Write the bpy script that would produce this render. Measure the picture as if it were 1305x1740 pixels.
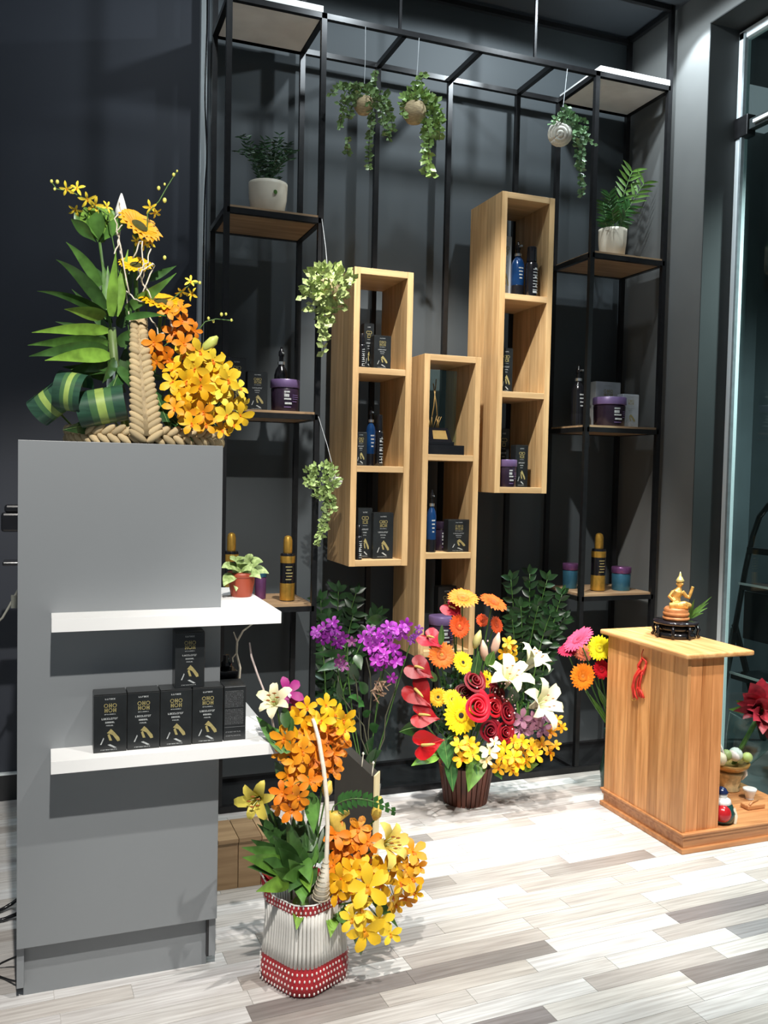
import bpy, math, random
from mathutils import Vector, Quaternion, Matrix
rnd = random.Random(7)
for o in list(bpy.data.objects):
    bpy.data.objects.remove(o)
sc = bpy.context.scene
COL = sc.collection
PI = math.pi

# ------------------------------------------------------------------ camera
F_PX, YAW, PIT, ROL, CAM_H = 1509.96, .361713646, .0444104736, .0214413944, 1.4
_f = Vector((math.sin(YAW)*math.cos(PIT), math.cos(YAW)*math.cos(PIT), -math.sin(PIT)))
_r0 = Vector((math.cos(YAW), -math.sin(YAW), 0)); _u0 = _r0.cross(_f)
CR = math.cos(ROL)*_r0 + math.sin(ROL)*_u0
CU = -math.sin(ROL)*_r0 + math.cos(ROL)*_u0
CF = _f
EYE = Vector((0, 0, CAM_H))
cd = bpy.data.cameras.new('camera'); co = bpy.data.objects.new('camera', cd); COL.objects.link(co)
cd.sensor_fit = 'VERTICAL'; cd.sensor_height = 36; cd.lens = F_PX/1740*36
cd.clip_start = .05
m = Matrix.Identity(4)
for i in range(3):
    m[i][0] = CR[i]; m[i][1] = CU[i]; m[i][2] = -CF[i]; m[i][3] = EYE[i]
co.matrix_world = m
sc.camera = co

# ------------------------------------------------------------------ world, lamps, exposure
w = bpy.data.worlds.new('shop_ambient'); sc.world = w; w.use_nodes = True
bg = w.node_tree.nodes['Background']; bg.inputs[0].default_value = (.80, .90, 1.0, 1); bg.inputs[1].default_value = .17
sc.view_settings.view_transform = 'Standard'; sc.view_settings.look = 'None'
sc.view_settings.gamma = 1; sc.view_settings.exposure = 0.35; sc.view_settings.use_curve_mapping = False

def spot(name, loc, tgt, watts, ang, blend=.35, rad=.03, col=(1, .96, .9)):
    l = bpy.data.lights.new(name, 'SPOT'); l.energy = watts; l.spot_size = math.radians(ang)
    l.spot_blend = blend; l.shadow_soft_size = rad; l.color = col
    o = bpy.data.objects.new(name, l); COL.objects.link(o); o.location = loc
    o.rotation_euler = (Vector(tgt)-Vector(loc)).to_track_quat('-Z', 'Y').to_euler()
    return o
# ceiling downlights of the shop (ceiling height 3.63 m), and added fills as marked
spot('ceiling_spot', (.06, .15, 3.60), (.22, 2.43, 1.05), 430, 46, .5)
spot('ceiling_spot', (1.62, .80, 3.60), (.95, 2.25, .1), 270, 38, .6)
spot('ceiling_spot', (2.30, .90, 3.60), (2.30, 2.60, .3), 400, 36, .6)
spot('ceiling_spot', (1.08, 2.45, 3.60), (1.62, 3.56, 1.50), 340, 46, .5, .03, (1, .97, .92))
spot('ceiling_spot', (1.28, 3.02, 3.60), (1.30, 3.05, 0), 21, 172, .12, .03, (.84, .94, 1))
spot('ceiling_spot', (2.62, 3.36, 3.612), (2.64, 3.38, 0), 44, 88, .3, .012, (.82, .93, 1))
spot('ceiling_spot', (2.10, 3.22, 3.60), (2.0, 3.20, 0), 38, 172, .12, .03, (.84, .94, 1))
spot('ceiling_spot', (.55, 2.85, 3.60), (.60, 3.00, 0), 8, 172, .12, .03, (.84, .94, 1))
spot('ceiling_spot', (1.75, 2.45, 3.60), (1.75, 3.18, .4), 110, 32, .7)
spot('ceiling_spot', (1.86, 3.44, 3.60), (1.75, 2.95, .0), 72, 40, .5, .02)
spot('ceiling_spot', (1.30, 1.75, 3.60), (2.30, 3.00, .55), 330, 30, .6)  # extra spot added to brighten the altar's left face
spot('added_outdoor_fill', (3.75, 2.6, 3.3), (3.9, 3.1, .6), 420, 120, .8, .06, (.90, .96, 1))  # added fill without a visible source, brightens the space beyond the glass

# ------------------------------------------------------------------ helpers
def ray(x, y):
    return CF + CR*((x-652.5)/F_PX) - CU*((y-870)/F_PX)
def at(x, y, Y=None, Z=None, X=None):
    """point of the place seen at a pixel, on a plane of known depth"""
    d = ray(x, y)
    t = (Y/d.y) if Y is not None else ((Z-CAM_H)/d.z if Z is not None else X/d.x)
    return EYE + d*t
def tocam(p):
    return (EYE-Vector(p)).normalized()

class G:
    def __init__(s): s.v = []; s.f = []; s.m = []
    def add(s, v, f, mi=0):
        b = len(s.v); s.v += [tuple(q) for q in v]; s.f += [tuple(i+b for i in q) for q in f]; s.m += [mi]*len(f)
        return s
    def box(s, a, b, mi=0):
        x0, y0, z0 = a; x1, y1, z1 = b
        return s.add([(x0,y0,z0),(x1,y0,z0),(x1,y1,z0),(x0,y1,z0),(x0,y0,z1),(x1,y0,z1),(x1,y1,z1),(x0,y1,z1)],
                     [(0,3,2,1),(4,5,6,7),(0,1,5,4),(1,2,6,5),(2,3,7,6),(3,0,4,7)], mi)
    def bar(s, a, b, w, d=None, mi=0):
        """square bar from a to b"""
        a = Vector(a); b = Vector(b); d = d or w; t = (b-a).normalized()
        u = Vector((0,0,1)) if abs(t.z) < .9 else Vector((0,1,0))
        e1 = t.cross(u).normalized()*w/2; e2 = t.cross(e1).normalized()*d/2
        v = [p+q for p in (a, b) for q in (-e1-e2, e1-e2, e1+e2, -e1+e2)]
        return s.add(v, [(0,1,2,3),(7,6,5,4),(0,4,5,1),(1,5,6,2),(2,6,7,3),(3,7,4,0)], mi)
    def lathe(s, prof, c=(0,0,0), n=20, mi=0, axis=None, sx=1, sy=1):
        """profile of (radius, height)"""
        c = Vector(c); Q = axis.to_track_quat('Z', 'Y') if axis else None
        v = []; f = []
        for r, z in prof:
            for k in range(n):
                a = 2*PI*k/n; q = Vector((r*math.cos(a)*sx, r*math.sin(a)*sy, z))
                v.append(c+(Q @ q if Q else q))
        for i in range(len(prof)-1):
            for k in range(n):
                f.append((i*n+k, i*n+(k+1) % n, (i+1)*n+(k+1) % n, (i+1)*n+k))
        f.append(tuple(range(n))[::-1]); f.append(tuple((len(prof)-1)*n+k for k in range(n)))
        return s.add(v, f, mi)
    def tube(s, pts, r, n=6, mi=0):
        pts = [Vector(p) for p in pts]; R = r if isinstance(r, (list, tuple)) else [r]*len(pts)
        v = []; f = []; prev = None
        for i, p in enumerate(pts):
            t = (pts[min(i+1, len(pts)-1)]-pts[max(i-1, 0)])
            t = t.normalized() if t.length > 1e-9 else Vector((0,0,1))
            if prev is None:
                prev = t.orthogonal().normalized()
            e1 = (prev-t*prev.dot(t)); e1 = e1.normalized() if e1.length > 1e-6 else t.orthogonal().normalized()
            prev = e1; e2 = t.cross(e1)
            for k in range(n):
                a = 2*PI*k/n; v.append(p+(e1*math.cos(a)+e2*math.sin(a))*R[i])
        for i in range(len(pts)-1):
            for k in range(n):
                f.append((i*n+k, i*n+(k+1) % n, (i+1)*n+(k+1) % n, (i+1)*n+k))
        f.append(tuple(range(n))[::-1]); f.append(tuple((len(pts)-1)*n+k for k in range(n)))
        return s.add(v, f, mi)
    def ribbon(s, pts, hw, nrm, fold=.25, mi=0, mid=None, thick=0):
        """leaf blade along pts, half widths hw, broad side facing nrm"""
        pts = [Vector(p) for p in pts]; nrm = Vector(nrm); v = []; f = []; ms = []
        for i, p in enumerate(pts):
            t = (pts[min(i+1, len(pts)-1)]-pts[max(i-1, 0)]).normalized()
            sd = t.cross(nrm); sd = sd.normalized() if sd.length > 1e-6 else t.orthogonal().normalized()
            up = sd.cross(t).normalized()
            v += [p-sd*hw[i]+up*fold*hw[i], p, p+sd*hw[i]+up*fold*hw[i]]
        for i in range(len(pts)-1):
            a = i*3; f += [(a, a+1, a+4, a+3), (a+1, a+2, a+5, a+4)]
        return s.add(v, f, mi)
    def ball(s, c, r, n=10, k=6, mi=0, sz=1):
        prof = [(max(r*math.sin(PI*i/k), r*.02), -r*sz*math.cos(PI*i/k)) for i in range(k+1)]
        return s.lathe(prof, c, n, mi)

def mesh(name, g, mats, smooth=False, off=None):
    me = bpy.data.meshes.new(name)
    v = g.v if off is None else [(a-off[0], b-off[1], c-off[2]) for a, b, c in g.v]
    me.from_pydata(v, [], g.f)
    for k in (mats if isinstance(mats, (list, tuple)) else [mats]): me.materials.append(k)
    if any(g.m): me.polygons.foreach_set('material_index', g.m)
    if smooth: me.polygons.foreach_set('use_smooth', [True]*len(g.f))
    me.update(); return me
ORG = {}
def origin(o):
    return ORG.get(o.name, Vector((0,0,0)))
def put(name, me, parent=None, loc=(0,0,0), rot=None, scale=None, color=None):
    """link a mesh object; loc is in the parent's own frame"""
    o = bpy.data.objects.new(name, me); COL.objects.link(o); o.parent = parent; o.location = loc
    if rot is not None: o.rotation_mode = 'QUATERNION'; o.rotation_quaternion = rot
    if scale is not None: o.scale = (scale,)*3 if not hasattr(scale, '__len__') else scale
    if color: o.color = (*color, 1)
    return o
def part(name, g, mats, parent, smooth=False, color=None, bevel=0):
    """a part given in world coordinates under an unrotated thing"""
    o = put(name, mesh(name, g, mats, smooth, origin(parent)), parent, color=color)
    ORG[o.name] = origin(parent)
    if bevel: bev(o, bevel)
    return o
def bev(o, wd, seg=2):
    b = o.modifiers.new('edge', 'BEVEL'); b.width = wd; b.segments = seg; b.limit_method = 'ANGLE'
def tag(o, label, cat, group=None, kind=None):
    if label: o['label'] = label
    if cat: o['category'] = cat
    if group: o['group'] = group
    if kind: o['kind'] = kind
    return o
def thing(name, loc, label, cat, group=None, rot=None):
    o = bpy.data.objects.new(name, None); COL.objects.link(o); o.location = loc; o.empty_display_size = .02
    if rot is not None: o.rotation_mode = 'QUATERNION'; o.rotation_quaternion = rot
    ORG[o.name] = Vector(loc)
    return tag(o, label, cat, group)
def struct(name, g, mats, label=None, parent=None, smooth=False, cat=None):
    o = put(name, mesh(name, g, mats, smooth), parent); o['kind'] = 'structure'
    ORG[o.name] = Vector((0,0,0))
    if label: o['label'] = label
    if cat: o['category'] = cat
    return o
def bez(a, b, c, n=7):
    a, b, c = Vector(a), Vector(b), Vector(c)
    return [a*(1-t)**2+b*2*t*(1-t)+c*t*t for t in [i/(n-1) for i in range(n)]]
def lerp(a, b, t): return a+(b-a)*t
def jit(s): return Vector((rnd.uniform(-s, s), rnd.uniform(-s, s), rnd.uniform(-s, s)))
def quat(direction, spin=0):
    return Vector(direction).to_track_quat('Z', 'Y') @ Quaternion((0,0,1), spin)

# ------------------------------------------------------------------ materials
def lin(r, g, b):
    return tuple(((c/255)/12.92 if c/255 <= .04045 else ((c/255+.055)/1.055)**2.4) for c in (r, g, b))
MATS = {}
def pm(name, col, rough=.5, metal=0, var=.12, scale=30, stretch=(1,1,1), bump=0, tint=False, spec=.5, sss=0, col2=None, coat=0, detail=3):
    """procedural material: noise between two shades of one colour, optional grain and relief"""
    if name in MATS: return MATS[name]
    M = bpy.data.materials.new(name); M.use_nodes = True; nt = M.node_tree; N = nt.nodes; L = nt.links
    b = N['Principled BSDF']; b.inputs['Roughness'].default_value = rough; b.inputs['Metallic'].default_value = metal
    b.inputs['Specular IOR Level'].default_value = spec; b.inputs['Coat Weight'].default_value = coat
    tc = N.new('ShaderNodeTexCoord'); mp = N.new('ShaderNodeMapping'); mp.inputs['Scale'].default_value = stretch
    L.new(tc.outputs['Object'], mp.inputs['Vector'])
    oi = N.new('ShaderNodeObjectInfo')
    ad = N.new('ShaderNodeVectorMath'); ad.operation = 'ADD'
    sc2 = N.new('ShaderNodeMath'); sc2.operation = 'MULTIPLY'; sc2.inputs[1].default_value = 37
    L.new(oi.outputs['Random'], sc2.inputs[0]); L.new(mp.outputs[0], ad.inputs[0]); L.new(sc2.outputs[0], ad.inputs[1])
    ns = N.new('ShaderNodeTexNoise'); ns.inputs['Scale'].default_value = scale; ns.inputs['Detail'].default_value = detail
    L.new(ad.outputs[0], ns.inputs['Vector'])
    rp = N.new('ShaderNodeValToRGB'); e = rp.color_ramp.elements
    c0 = tuple(c*(1-var) for c in col); c1 = col2 or tuple(min(1, c*(1+var)) for c in col)
    e[0].color = (*c0, 1); e[0].position = .32; e[1].color = (*c1, 1); e[1].position = .68
    L.new(ns.outputs[0], rp.inputs[0]); out = rp.outputs[0]
    if tint:
        mx = N.new('ShaderNodeMix'); mx.data_type = 'RGBA'; mx.blend_type = 'MULTIPLY'; mx.inputs[0].default_value = 1
        L.new(out, mx.inputs[6]); L.new(oi.outputs['Color'], mx.inputs[7]); out = mx.outputs[2]
    L.new(out, b.inputs['Base Color'])
    if sss: b.inputs['Subsurface Weight'].default_value = sss; b.inputs['Subsurface Radius'].default_value = (.01,.006,.003)
    if bump:
        bp = N.new('ShaderNodeBump'); bp.inputs['Strength'].default_value = bump; bp.inputs['Distance'].default_value = .002
        L.new(ns.outputs[0], bp.inputs['Height']); L.new(bp.outputs[0], b.inputs['Normal'])
    MATS[name] = M; return M
def wood(name, ca, cb, axis='Z', scale=6, rough=.45, tint=False, spec=.4):
    st = {'Z': (9, 9, .7), 'X': (.7, 9, 9), 'Y': (9, .7, 9)}[axis]
    return pm(name, ca, rough, 0, 0, scale, st, .08, tint, spec, 0, cb, 0, 6)

WALL = pm('dark_wall_paint', (.050, .060, .066), .62, 0, .10, 2.2, bump=.02)
WALLN = pm('navy_wall_paint', (.030, .035, .048), .6, 0, .10, 1.6, bump=.02)
REVEAL = pm('charcoal_reveal_paint', (.028, .031, .031), .6, 0, .1, 3)
CEIL = pm('dark_ceiling_paint', (.04, .047, .056), .7, 0, .1, 2)
SKIRT = pm('dark_skirting', (.02, .021, .023), .4, 0, .1, 4)
ALU = pm('brushed_aluminium', (.76, .82, .83), .45, .1, .06, 60, (1,1,.05))
BLACKM = pm('black_rack_steel', (.012, .012, .013), .32, .3, .2, 40, spec=.5)
WALLR = pm('grey_brown_wall_paint', (.125, .128, .124), .6, 0, .08, 2.5, bump=.02)
OAK = wood('oak_veneer_upright', lin(186,150,104), lin(216,182,134), 'Z', 5, .45, True)
OAKX = wood('oak_veneer_level', lin(184,150,106), lin(208,174,128), 'X', 5)
SHELFW = wood('brown_shelf_board', lin(128,102,76), lin(166,138,106), 'X', 6)
ALTAR = wood('altar_wood_upright', lin(188,132,82), lin(224,170,116), 'Z', 6, .35, True)
ALTARY = wood('altar_wood_level', lin(196,138,84), lin(228,178,122), 'Y', 6, .32)
ALTARX = wood('altar_wood_front', lin(174,114,70), lin(206,148,98), 'X', 6, .35)
GREY = pm('grey_laminate', lin(130,134,137), .42, 0, .02, 1.5)
GREYD = pm('dark_carcass_edge', (.02,.02,.022), .5)
WHITEL = pm('white_laminate', (.92,.92,.91), .4, 0, .02, 3)
PLANK = pm('laminate_plank', (.66,.64,.63), .36, 0, 0, 5, (1.0, 22, 10), .05, True, .45, 0, (1,1,1), 0, 7)
WHITEB = pm('white_ceiling_board', (.80,.80,.78), .6, 0, .08, 8)
BLACKBOX = pm('black_carton', (.016,.018,.019), .28, 0, .2, 20, spec=.5)
BLACKP = pm('black_gloss_plastic', (.008,.008,.010), .16, 0, .2, 20)
GOLD = pm('gold_foil', lin(206,160,72), .3, .75, .1, 60)
GOLDPR = pm('gold_print', lin(158,146,96), .5, .1, .15, 120)
SILVPR = pm('pale_print', lin(168,172,172), .5, 0, .2, 150)
SILVER = pm('silver_carton', lin(190,194,198), .3, .35, .12, 14)
PURPLE = pm('purple_lid', lin(104,84,124), .35, .1, .1, 20)
PLUM = pm('dark_plum_jar', (.020,.011,.024), .25, 0, .2, 20)
BLUEB = pm('blue_bottle', (.006,.036,.12), .18, .1, .2, 20)
TEAL = pm('teal_metal_jar', lin(62,112,136), .28, .6, .1, 20)
MAGM = pm('mauve_metal_lid', lin(120,76,122), .28, .6, .1, 20)
CHROME = pm('chrome', (.7,.7,.7), .15, .9, .05, 20)
WHITEP = pm('white_plastic', (.8,.8,.78), .35, 0, .04, 20)
CREAM = pm('cream_ceramic', lin(226,216,196), .45, 0, .06, 12, bump=.05)
TERRA = pm('terracotta_plastic', lin(160,70,46), .45, 0, .06, 12)
SOIL = pm('potting_soil', (.03,.02,.014), .9, 0, .4, 120, bump=.6)
COIR = pm('coconut_fibre', lin(176,156,120), .85, 0, .25, 60, (1,1,6), .6)
ROPEW = pm('pale_rope', lin(205,202,190), .85, 0, .15, 90, bump=.5)
JUTE = pm('braided_seagrass', lin(206,184,142), .7, 0, .25, 70, bump=.5, tint=True)
STRING = pm('grey_string', (.35,.37,.38), .7, 0, .1, 50)
GLEAF = pm('green_leaf', (.068,.155,.028), .38, 0, .35, 26, bump=.1, tint=True, spec=.5)
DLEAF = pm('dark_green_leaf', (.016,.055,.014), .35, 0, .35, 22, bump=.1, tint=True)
PALEG = pm('pale_variegated_leaf', (.36,.46,.17), .5, 0, .3, 90, (1,1,1), 0, True, .4, 0, (.62,.70,.36))
STEM = pm('flower_stem', (.07,.16,.03), .5, 0, .25, 30)
TWIG = pm('pale_twig', lin(226,216,196), .7, 0, .2, 60)
BROWNST = pm('brown_stem', (.06,.045,.02), .7, 0, .3, 40)
PETAL = pm('flower_petal', (.80,.80,.80), .5, 0, 0, 110, bump=.06, tint=True, spec=.3, col2=(1,1,1))
CENTRE = pm('flower_centre', (.7,.7,.7), .8, 0, .35, 260, bump=.8, tint=True)
WAXY = pm('waxy_spathe', (.80,.80,.80), .30, 0, .12, 60, bump=.25, tint=True, spec=.32)
# ------------------------------------------------------------------ the room
YB = 3.97       # back wall
XR = 2.79       # right wall face
ZC = 3.63       # ceiling
fl = struct('floor', G().box((-1.6,-1.2,-.03),(6,5.2,-.002)), pm('floor_underlay', (.50,.48,.46), .5, 0, .2, 5, (1.1,16,10)), 'pale grey and brown laminate strip floor', cat='floor')
TH = math.radians(2.5); ct, st_ = math.cos(TH), math.sin(TH)
PW, PL = .07, .46
pg = G().box((0,0,-.004),(PL-.0012,PW-.0012,0))
pme = mesh('plank', pg, PLANK)
tones = [(.86,.84,.82),(.80,.77,.74),(.88,.87,.86),(.70,.66,.62),(.60,.55,.51),(.46,.42,.39),(.84,.82,.81),(.76,.72,.68),(.36,.33,.31),(.82,.80,.77),(.64,.60,.57)]
wts = [5,4,5,4,3.2,1.6,4,4,.8,4,3.4]
prnd = random.Random(12)
fixed = {0: 1.405+.1, -4: 1.235+.08, -2: 1.99+.09}
dark = {(0,-1): (.33,.30,.285), (0,-2): (.31,.28,.265), (0,1): (.34,.31,.31), (-4,-1): (.36,.33,.33), (-4,1): (.33,.30,.29), (-2,0): (.42,.42,.43), (0,0): (.88,.86,.85), (-4,0): (.84,.81,.77),
        (5,0): (.62,.57,.53), (4,1): (.66,.61,.57), (7,0): (.6,.56,.53), (-1,-1): (.70,.65,.60), (3,1): (.68,.63,.59)}
np_ = 0
rot = Quaternion((0,0,1), TH)
rowoff = {}
for r in range(-12, 28):
    w0 = 2.14+r*PW
    off = fixed.get(r, prnd.random()*PL+1.2)
    for k in range(-5, 6):
        u0 = off+k*PL
        tone = dark.get((r, k)) or prnd.choices(tones, wts)[0]
        pos = Vector((u0*ct-w0*st_, u0*st_+w0*ct, 0)); mid = Vector(((u0+.23)*ct-w0*st_, (u0+.23)*st_+(w0+.035)*ct, 0))
        d = mid-EYE; z = d.dot(CF)
        px = 652.5+F_PX*d.dot(CR)/z; py = 870-F_PX*d.dot(CU)/z
        if not (-110 < px < 1400 and py < 1800) or mid.y > YB-.02 or mid.x > 2.78: continue
        hid = (-.05 < mid.x < .40 and 2.5 < mid.y) or (mid.x < -.25) or (2.27 < mid.x and 2.7 < mid.y < 3.1) or mid.y > 3.75
        np_ += 1
        if np_ > 298: continue
        put('plank', pme, fl, pos, rot, None, tuple(c*.80 for c in tone))

struct('wall_back', G().box((.645,YB,-.03),(XR+.2,YB+.1,ZC)), WALL, 'dark grey painted back wall behind the black rack', cat='wall')
struct('wall_left', G().box((-1.6,YB+.005,-.03),(.645,YB+.1,ZC)), WALLN, 'dark navy painted wall behind the grey column', cat='wall')
struct('wall_right', G().box((XR,3.34,-.03),(XR+.18,YB,ZC)).box((XR,-1.2,3.462),(XR+.18,3.34,ZC)), [WALLR], 'dark grey right wall strip with spotlit top beside the glass door', cat='wall')
struct('trim_1', G().box((XR+.0,3.336,-.02),(XR+.18,3.3405,3.462)).box((XR,-1.2,3.457),(XR+.18,3.34,3.4625)), REVEAL, 'charcoal reveal around the glass door opening', cat='trim')
struct('ceiling', G().box((-1.6,-1.2,ZC),(6,YB+.1,ZC+.1)), CEIL, 'dark grey ceiling above the rack', cat='ceiling')
bb = struct('baseboard_left', G().box((-1.6,YB-.012,0),(.62,YB+.004,.108)), SKIRT, 'dark skirting board along the navy wall', cat='baseboard')
part('metal_edge', G().box((-1.6,YB-.016,.108),(.62,YB+.004,.116)), ALU, bb)
struct('trim_2', G().box((.605,YB-.035,0),(.632,YB+.004,ZC)), ALU, 'pale aluminium corner strip at the edge of the navy wall', cat='trim')
# beyond the glass door
struct('floor_outside', G().box((2.995,-1.2,-.002),(4.3,4.6,.001)), pm('dark_outside_floor', (.05,.055,.056), .35, 0, .2, 4), 'dark floor seen through the glass door', cat='floor')
struct('wall_outside', G().box((4.3,-1.2,-.03),(4.4,5.2,ZC)).box((XR+.18,4.6,-.03),(4.4,4.7,ZC)), pm('outside_wall_paint', (.07,.088,.094), .5, 0, .2, 2), 'dark wall seen through the glass door', cat='wall')

dr = thing('door_1', (2.97,3.33,0), 'glass door with pale aluminium frame at the right edge', 'door'); dr['kind'] = 'structure'
part('frame_stile', G().box((2.952,3.300,0),(2.992,3.336,3.44)), ALU, dr, bevel=.003)
part('stile_bead', G().box((2.946,3.290,0),(2.962,3.302,3.43)), pm('grey_seal', (.2,.23,.24), .4), dr)
part('frame_head', G().box((2.952,-1.2,3.405),(2.992,3.336,3.445)), ALU, dr, bevel=.003)
part('transom_bar', G().box((2.955,-1.2,2.985),(2.99,3.30,3.03)), pm('dark_bar', (.05,.06,.06), .35, .5), dr)
part('transom_rail', G().box((2.942,-1.2,3.000),(2.956,3.22,3.014)), ALU, dr)
part('corner_fitting', G().box((2.944,3.255,2.96),(2.994,3.34,3.055)), BLACKM, dr, bevel=.004)
gm = bpy.data.materials.new('door_glass'); gm.use_nodes = True; nt = gm.node_tree; nt.nodes.remove(nt.nodes['Principled BSDF'])
tr = nt.nodes.new('ShaderNodeBsdfTransparent'); tr.inputs[0].default_value = (.80,.90,.88,1)
gl = nt.nodes.new('ShaderNodeBsdfGlossy'); gl.inputs['Roughness'].default_value = .02; gl.inputs[0].default_value = (.9,1,.98,1)
lw = nt.nodes.new('ShaderNodeLayerWeight'); lw.inputs[0].default_value = .5
pw = nt.nodes.new('ShaderNodeMath'); pw.operation = 'POWER'; pw.inputs[1].default_value = 4; nt.links.new(lw.outputs['Facing'], pw.inputs[0])
fr = nt.nodes.new('ShaderNodeMath'); fr.operation = 'MULTIPLY_ADD'; fr.inputs[1].default_value = .6; fr.inputs[2].default_value = .04; nt.links.new(pw.outputs[0], fr.inputs[0])
mx = nt.nodes.new('ShaderNodeMixShader'); nt.links.new(fr.outputs[0], mx.inputs[0]); nt.links.new(tr.outputs[0], mx.inputs[1]); nt.links.new(gl.outputs[0], mx.inputs[2])
nt.links.new(mx.outputs[0], nt.nodes['Material Output'].inputs[0]); GLASS = gm
part('glass_pane', G().box((2.970,-1.2,.0),(2.976,3.302,2.986)), GLASS, dr)
part('glass_pane', G().box((2.970,-1.2,3.03),(2.976,3.302,3.406)), GLASS, dr)

# step ladder outside
lad = thing('step_ladder', (3.3,3.4,0), 'black folding step ladder seen behind the glass door', 'ladder')
lp = []
part('handle', G().tube([(3.3,3.60,.62),(3.3,3.54,.95),(3.3,3.50,1.12),(3.3,3.46,1.22),(3.3,3.40,1.285),(3.3,3.32,1.305),(3.3,3.24,1.285),(3.3,3.19,1.22),(3.3,3.15,1.1),(3.3,3.08,.62)], .014, 8), BLACKM, lad, True)
for y0, y1 in ((3.60,3.70),(3.08,2.98)):
    part('front_rail', G().bar((3.3,y0,.64),(3.28,y1,0),.03,.02), BLACKM, lad)
    part('rear_rail', G().bar((3.3,y0,.66),(3.62,y1,0),.025,.02), BLACKM, lad)
part('crossbar', G().bar((3.3,3.52,1.05),(3.3,3.16,1.05),.03), BLACKM, lad)
for z, y0, y1 in ((.88,3.53,3.12),(.42,3.57,3.06)):
    tr_ = part('tread', G().box((3.26,y1,z-.03),(3.48,y0,z)), BLACKP, lad)
    part('tread_edge', G().box((3.25,y1,z-.004),(3.262,y0,z+.006)), WHITEP, tr_)
part('side_panel', G().box((3.30,3.10,.60),(3.32,3.54,.84)), BLACKP, lad)

# ------------------------------------------------------------------ black steel rack
YF, YR = 3.56, 3.885
XL0, XL1, XQ0, XQ1 = .655, 1.04, 2.345, 2.748
BW = .022
rk = thing('display_rack', (1.7, 3.7, 0), 'tall black steel rack of two shelf towers joined by beams', 'rack')
def rb(name, a, b, w=BW, mat=BLACKM): return part(name, G().bar(a, b, w), mat, rk)
for x in (XL0, XL1, XQ0, XQ1):
    top = ZC if x in (XQ1, XL0) else 3.256
    rb('post', (x,YF,0), (x,YF,top)); rb('post', (x,YR,0), (x,YR,ZC if x != XQ0 else 3.256))
for x in (1.395, 1.755, 2.115):
    rb('rear_post', (x,YR,0), (x,YR,3.256))
rb('front_beam', (XL1,YF,3.245), (XQ0,YF,3.245))
rb('rear_beam', (XL0,YR,3.245), (XQ1,YR,3.245))
for x in (1.395, 1.755, 2.115):
    rb('cross_beam', (x,YF,3.245), (x,YR,3.245))
for x in (1.372, 2.018):
    rb('hanging_rod', (x,YF,3.25), (x,YF,ZC), .011)
rb('ceiling_beam', (XL0,YR,3.60), (XQ1,YR,3.60)); rb('ceiling_beam', (XL0,YF,3.615), (XQ1,YF,3.615))
rb('ceiling_beam', (XQ1,YF,3.61), (XQ1,YR,3.61))
rb('bottom_rail', (XL0,YF,.014), (XQ1,YF,.014), .028); rb('bottom_rail', (XL0,YR,.014), (XQ1,YR,.014), .028)
for x in (XL0, XL1, XQ0, XQ1): rb('bottom_rail', (x,YF,.014), (x,YR,.014))
for x0, x1 in ((XL0, XL1), (XQ0, XQ1)):
    for z in (3.245, 2.425, 1.622, .826):
        for a, b in (((x0,YF,z),(x1,YF,z)), ((x0,YR,z),(x1,YR,z)), ((x0,YF,z),(x0,YR,z)), ((x1,YF,z),(x1,YR,z))):
            rb('shelf_frame', a, b)
        if z < 3:
            g = G().box((x0+.005,YF-.004,z+BW/2),(x1-.005,YR,z+BW/2+.010)).box((x0+.013,YF+.012,z-.008),(x1-.013,YR-.012,z+BW/2))
            part('shelf_board', g, SHELFW, rk)
        else:
            part('top_board', G().box((x0+.01,YF-.012,z+BW/2),(x1-.006,YR+.01,z+.036)).box((x0+.013,YF+.012,z-.008),(x1-.013,YR-.012,z+BW/2)), WHITEB, rk)
part('base_panel', G().box((XL0+.011,YF+.014,.002),(XQ1-.011,YR-.014,.012)), pm('black_gloss_base', (.010,.011,.012), .18, 0, .2, 6), rk)
SZ = [2.425+.021, 1.622+.021, .826+.021]      # top faces of the shelf boards

# small white item lying on the right tower
p = at(1052, 116, Y=3.66)
tag(put('white_adapter', mesh('white_adapter', G().box((p.x-.022,3.64,3.281),(p.x+.02,3.68,3.306)).box((p.x-.012,3.636,3.288),(p.x+.012,3.64,3.30)), WHITEP)), 'small white plastic adapter on top of the right rack tower', 'adapter')

# ------------------------------------------------------------------ oak cabinets
def cabinet(x0, x1, z0, z1, shelves, label):
    t = thing('oak_cabinet', (x0, YF, z0), label, 'cabinet', 'oak display cabinets hung on the rack')
    T = .027; y1 = YR-.012
    yb = [YF, YF+.062, YF+.145, YF+.225, y1]          # each side is glued up from four boards
    for xa in (x0, x1-T):
        for i in range(4):
            c = (1.0, rnd.uniform(.80,.90), rnd.uniform(.96,1.06), rnd.uniform(.84,.98))[i]
            part('side_board', G().box((xa,yb[i],z0),(xa+T,yb[i+1],z1)), OAK, t, color=(c, c*.985, c*.96), bevel=.0008)
    part('top_panel', G().box((x0+T,YF+.0005,z1-T),(x1-T,y1,z1)), OAKX, t, bevel=.0015)
    part('bottom_panel', G().box((x0+T,YF+.0005,z0),(x1-T,y1,z0+T)), OAKX, t, bevel=.0015)
    for z in shelves:
        part('shelf', G().box((x0+T,YF+.001,z-T),(x1-T,y1,z)), OAKX, t, bevel=.0015)
    return t
cabinet(1.193, 1.460, .998, 2.257, (1.842, 1.427), 'three compartment oak cabinet hung left, beside the trailing green planters')
cabinet(1.520, 1.793, .590, 1.918, (1.484, 1.052), 'lowest oak cabinet hung in the middle with a trophy on top shelf')
cabinet(1.875, 2.144, 1.319, 2.657, (2.212, 1.776), 'highest oak cabinet hung on the right side of the three')

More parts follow.
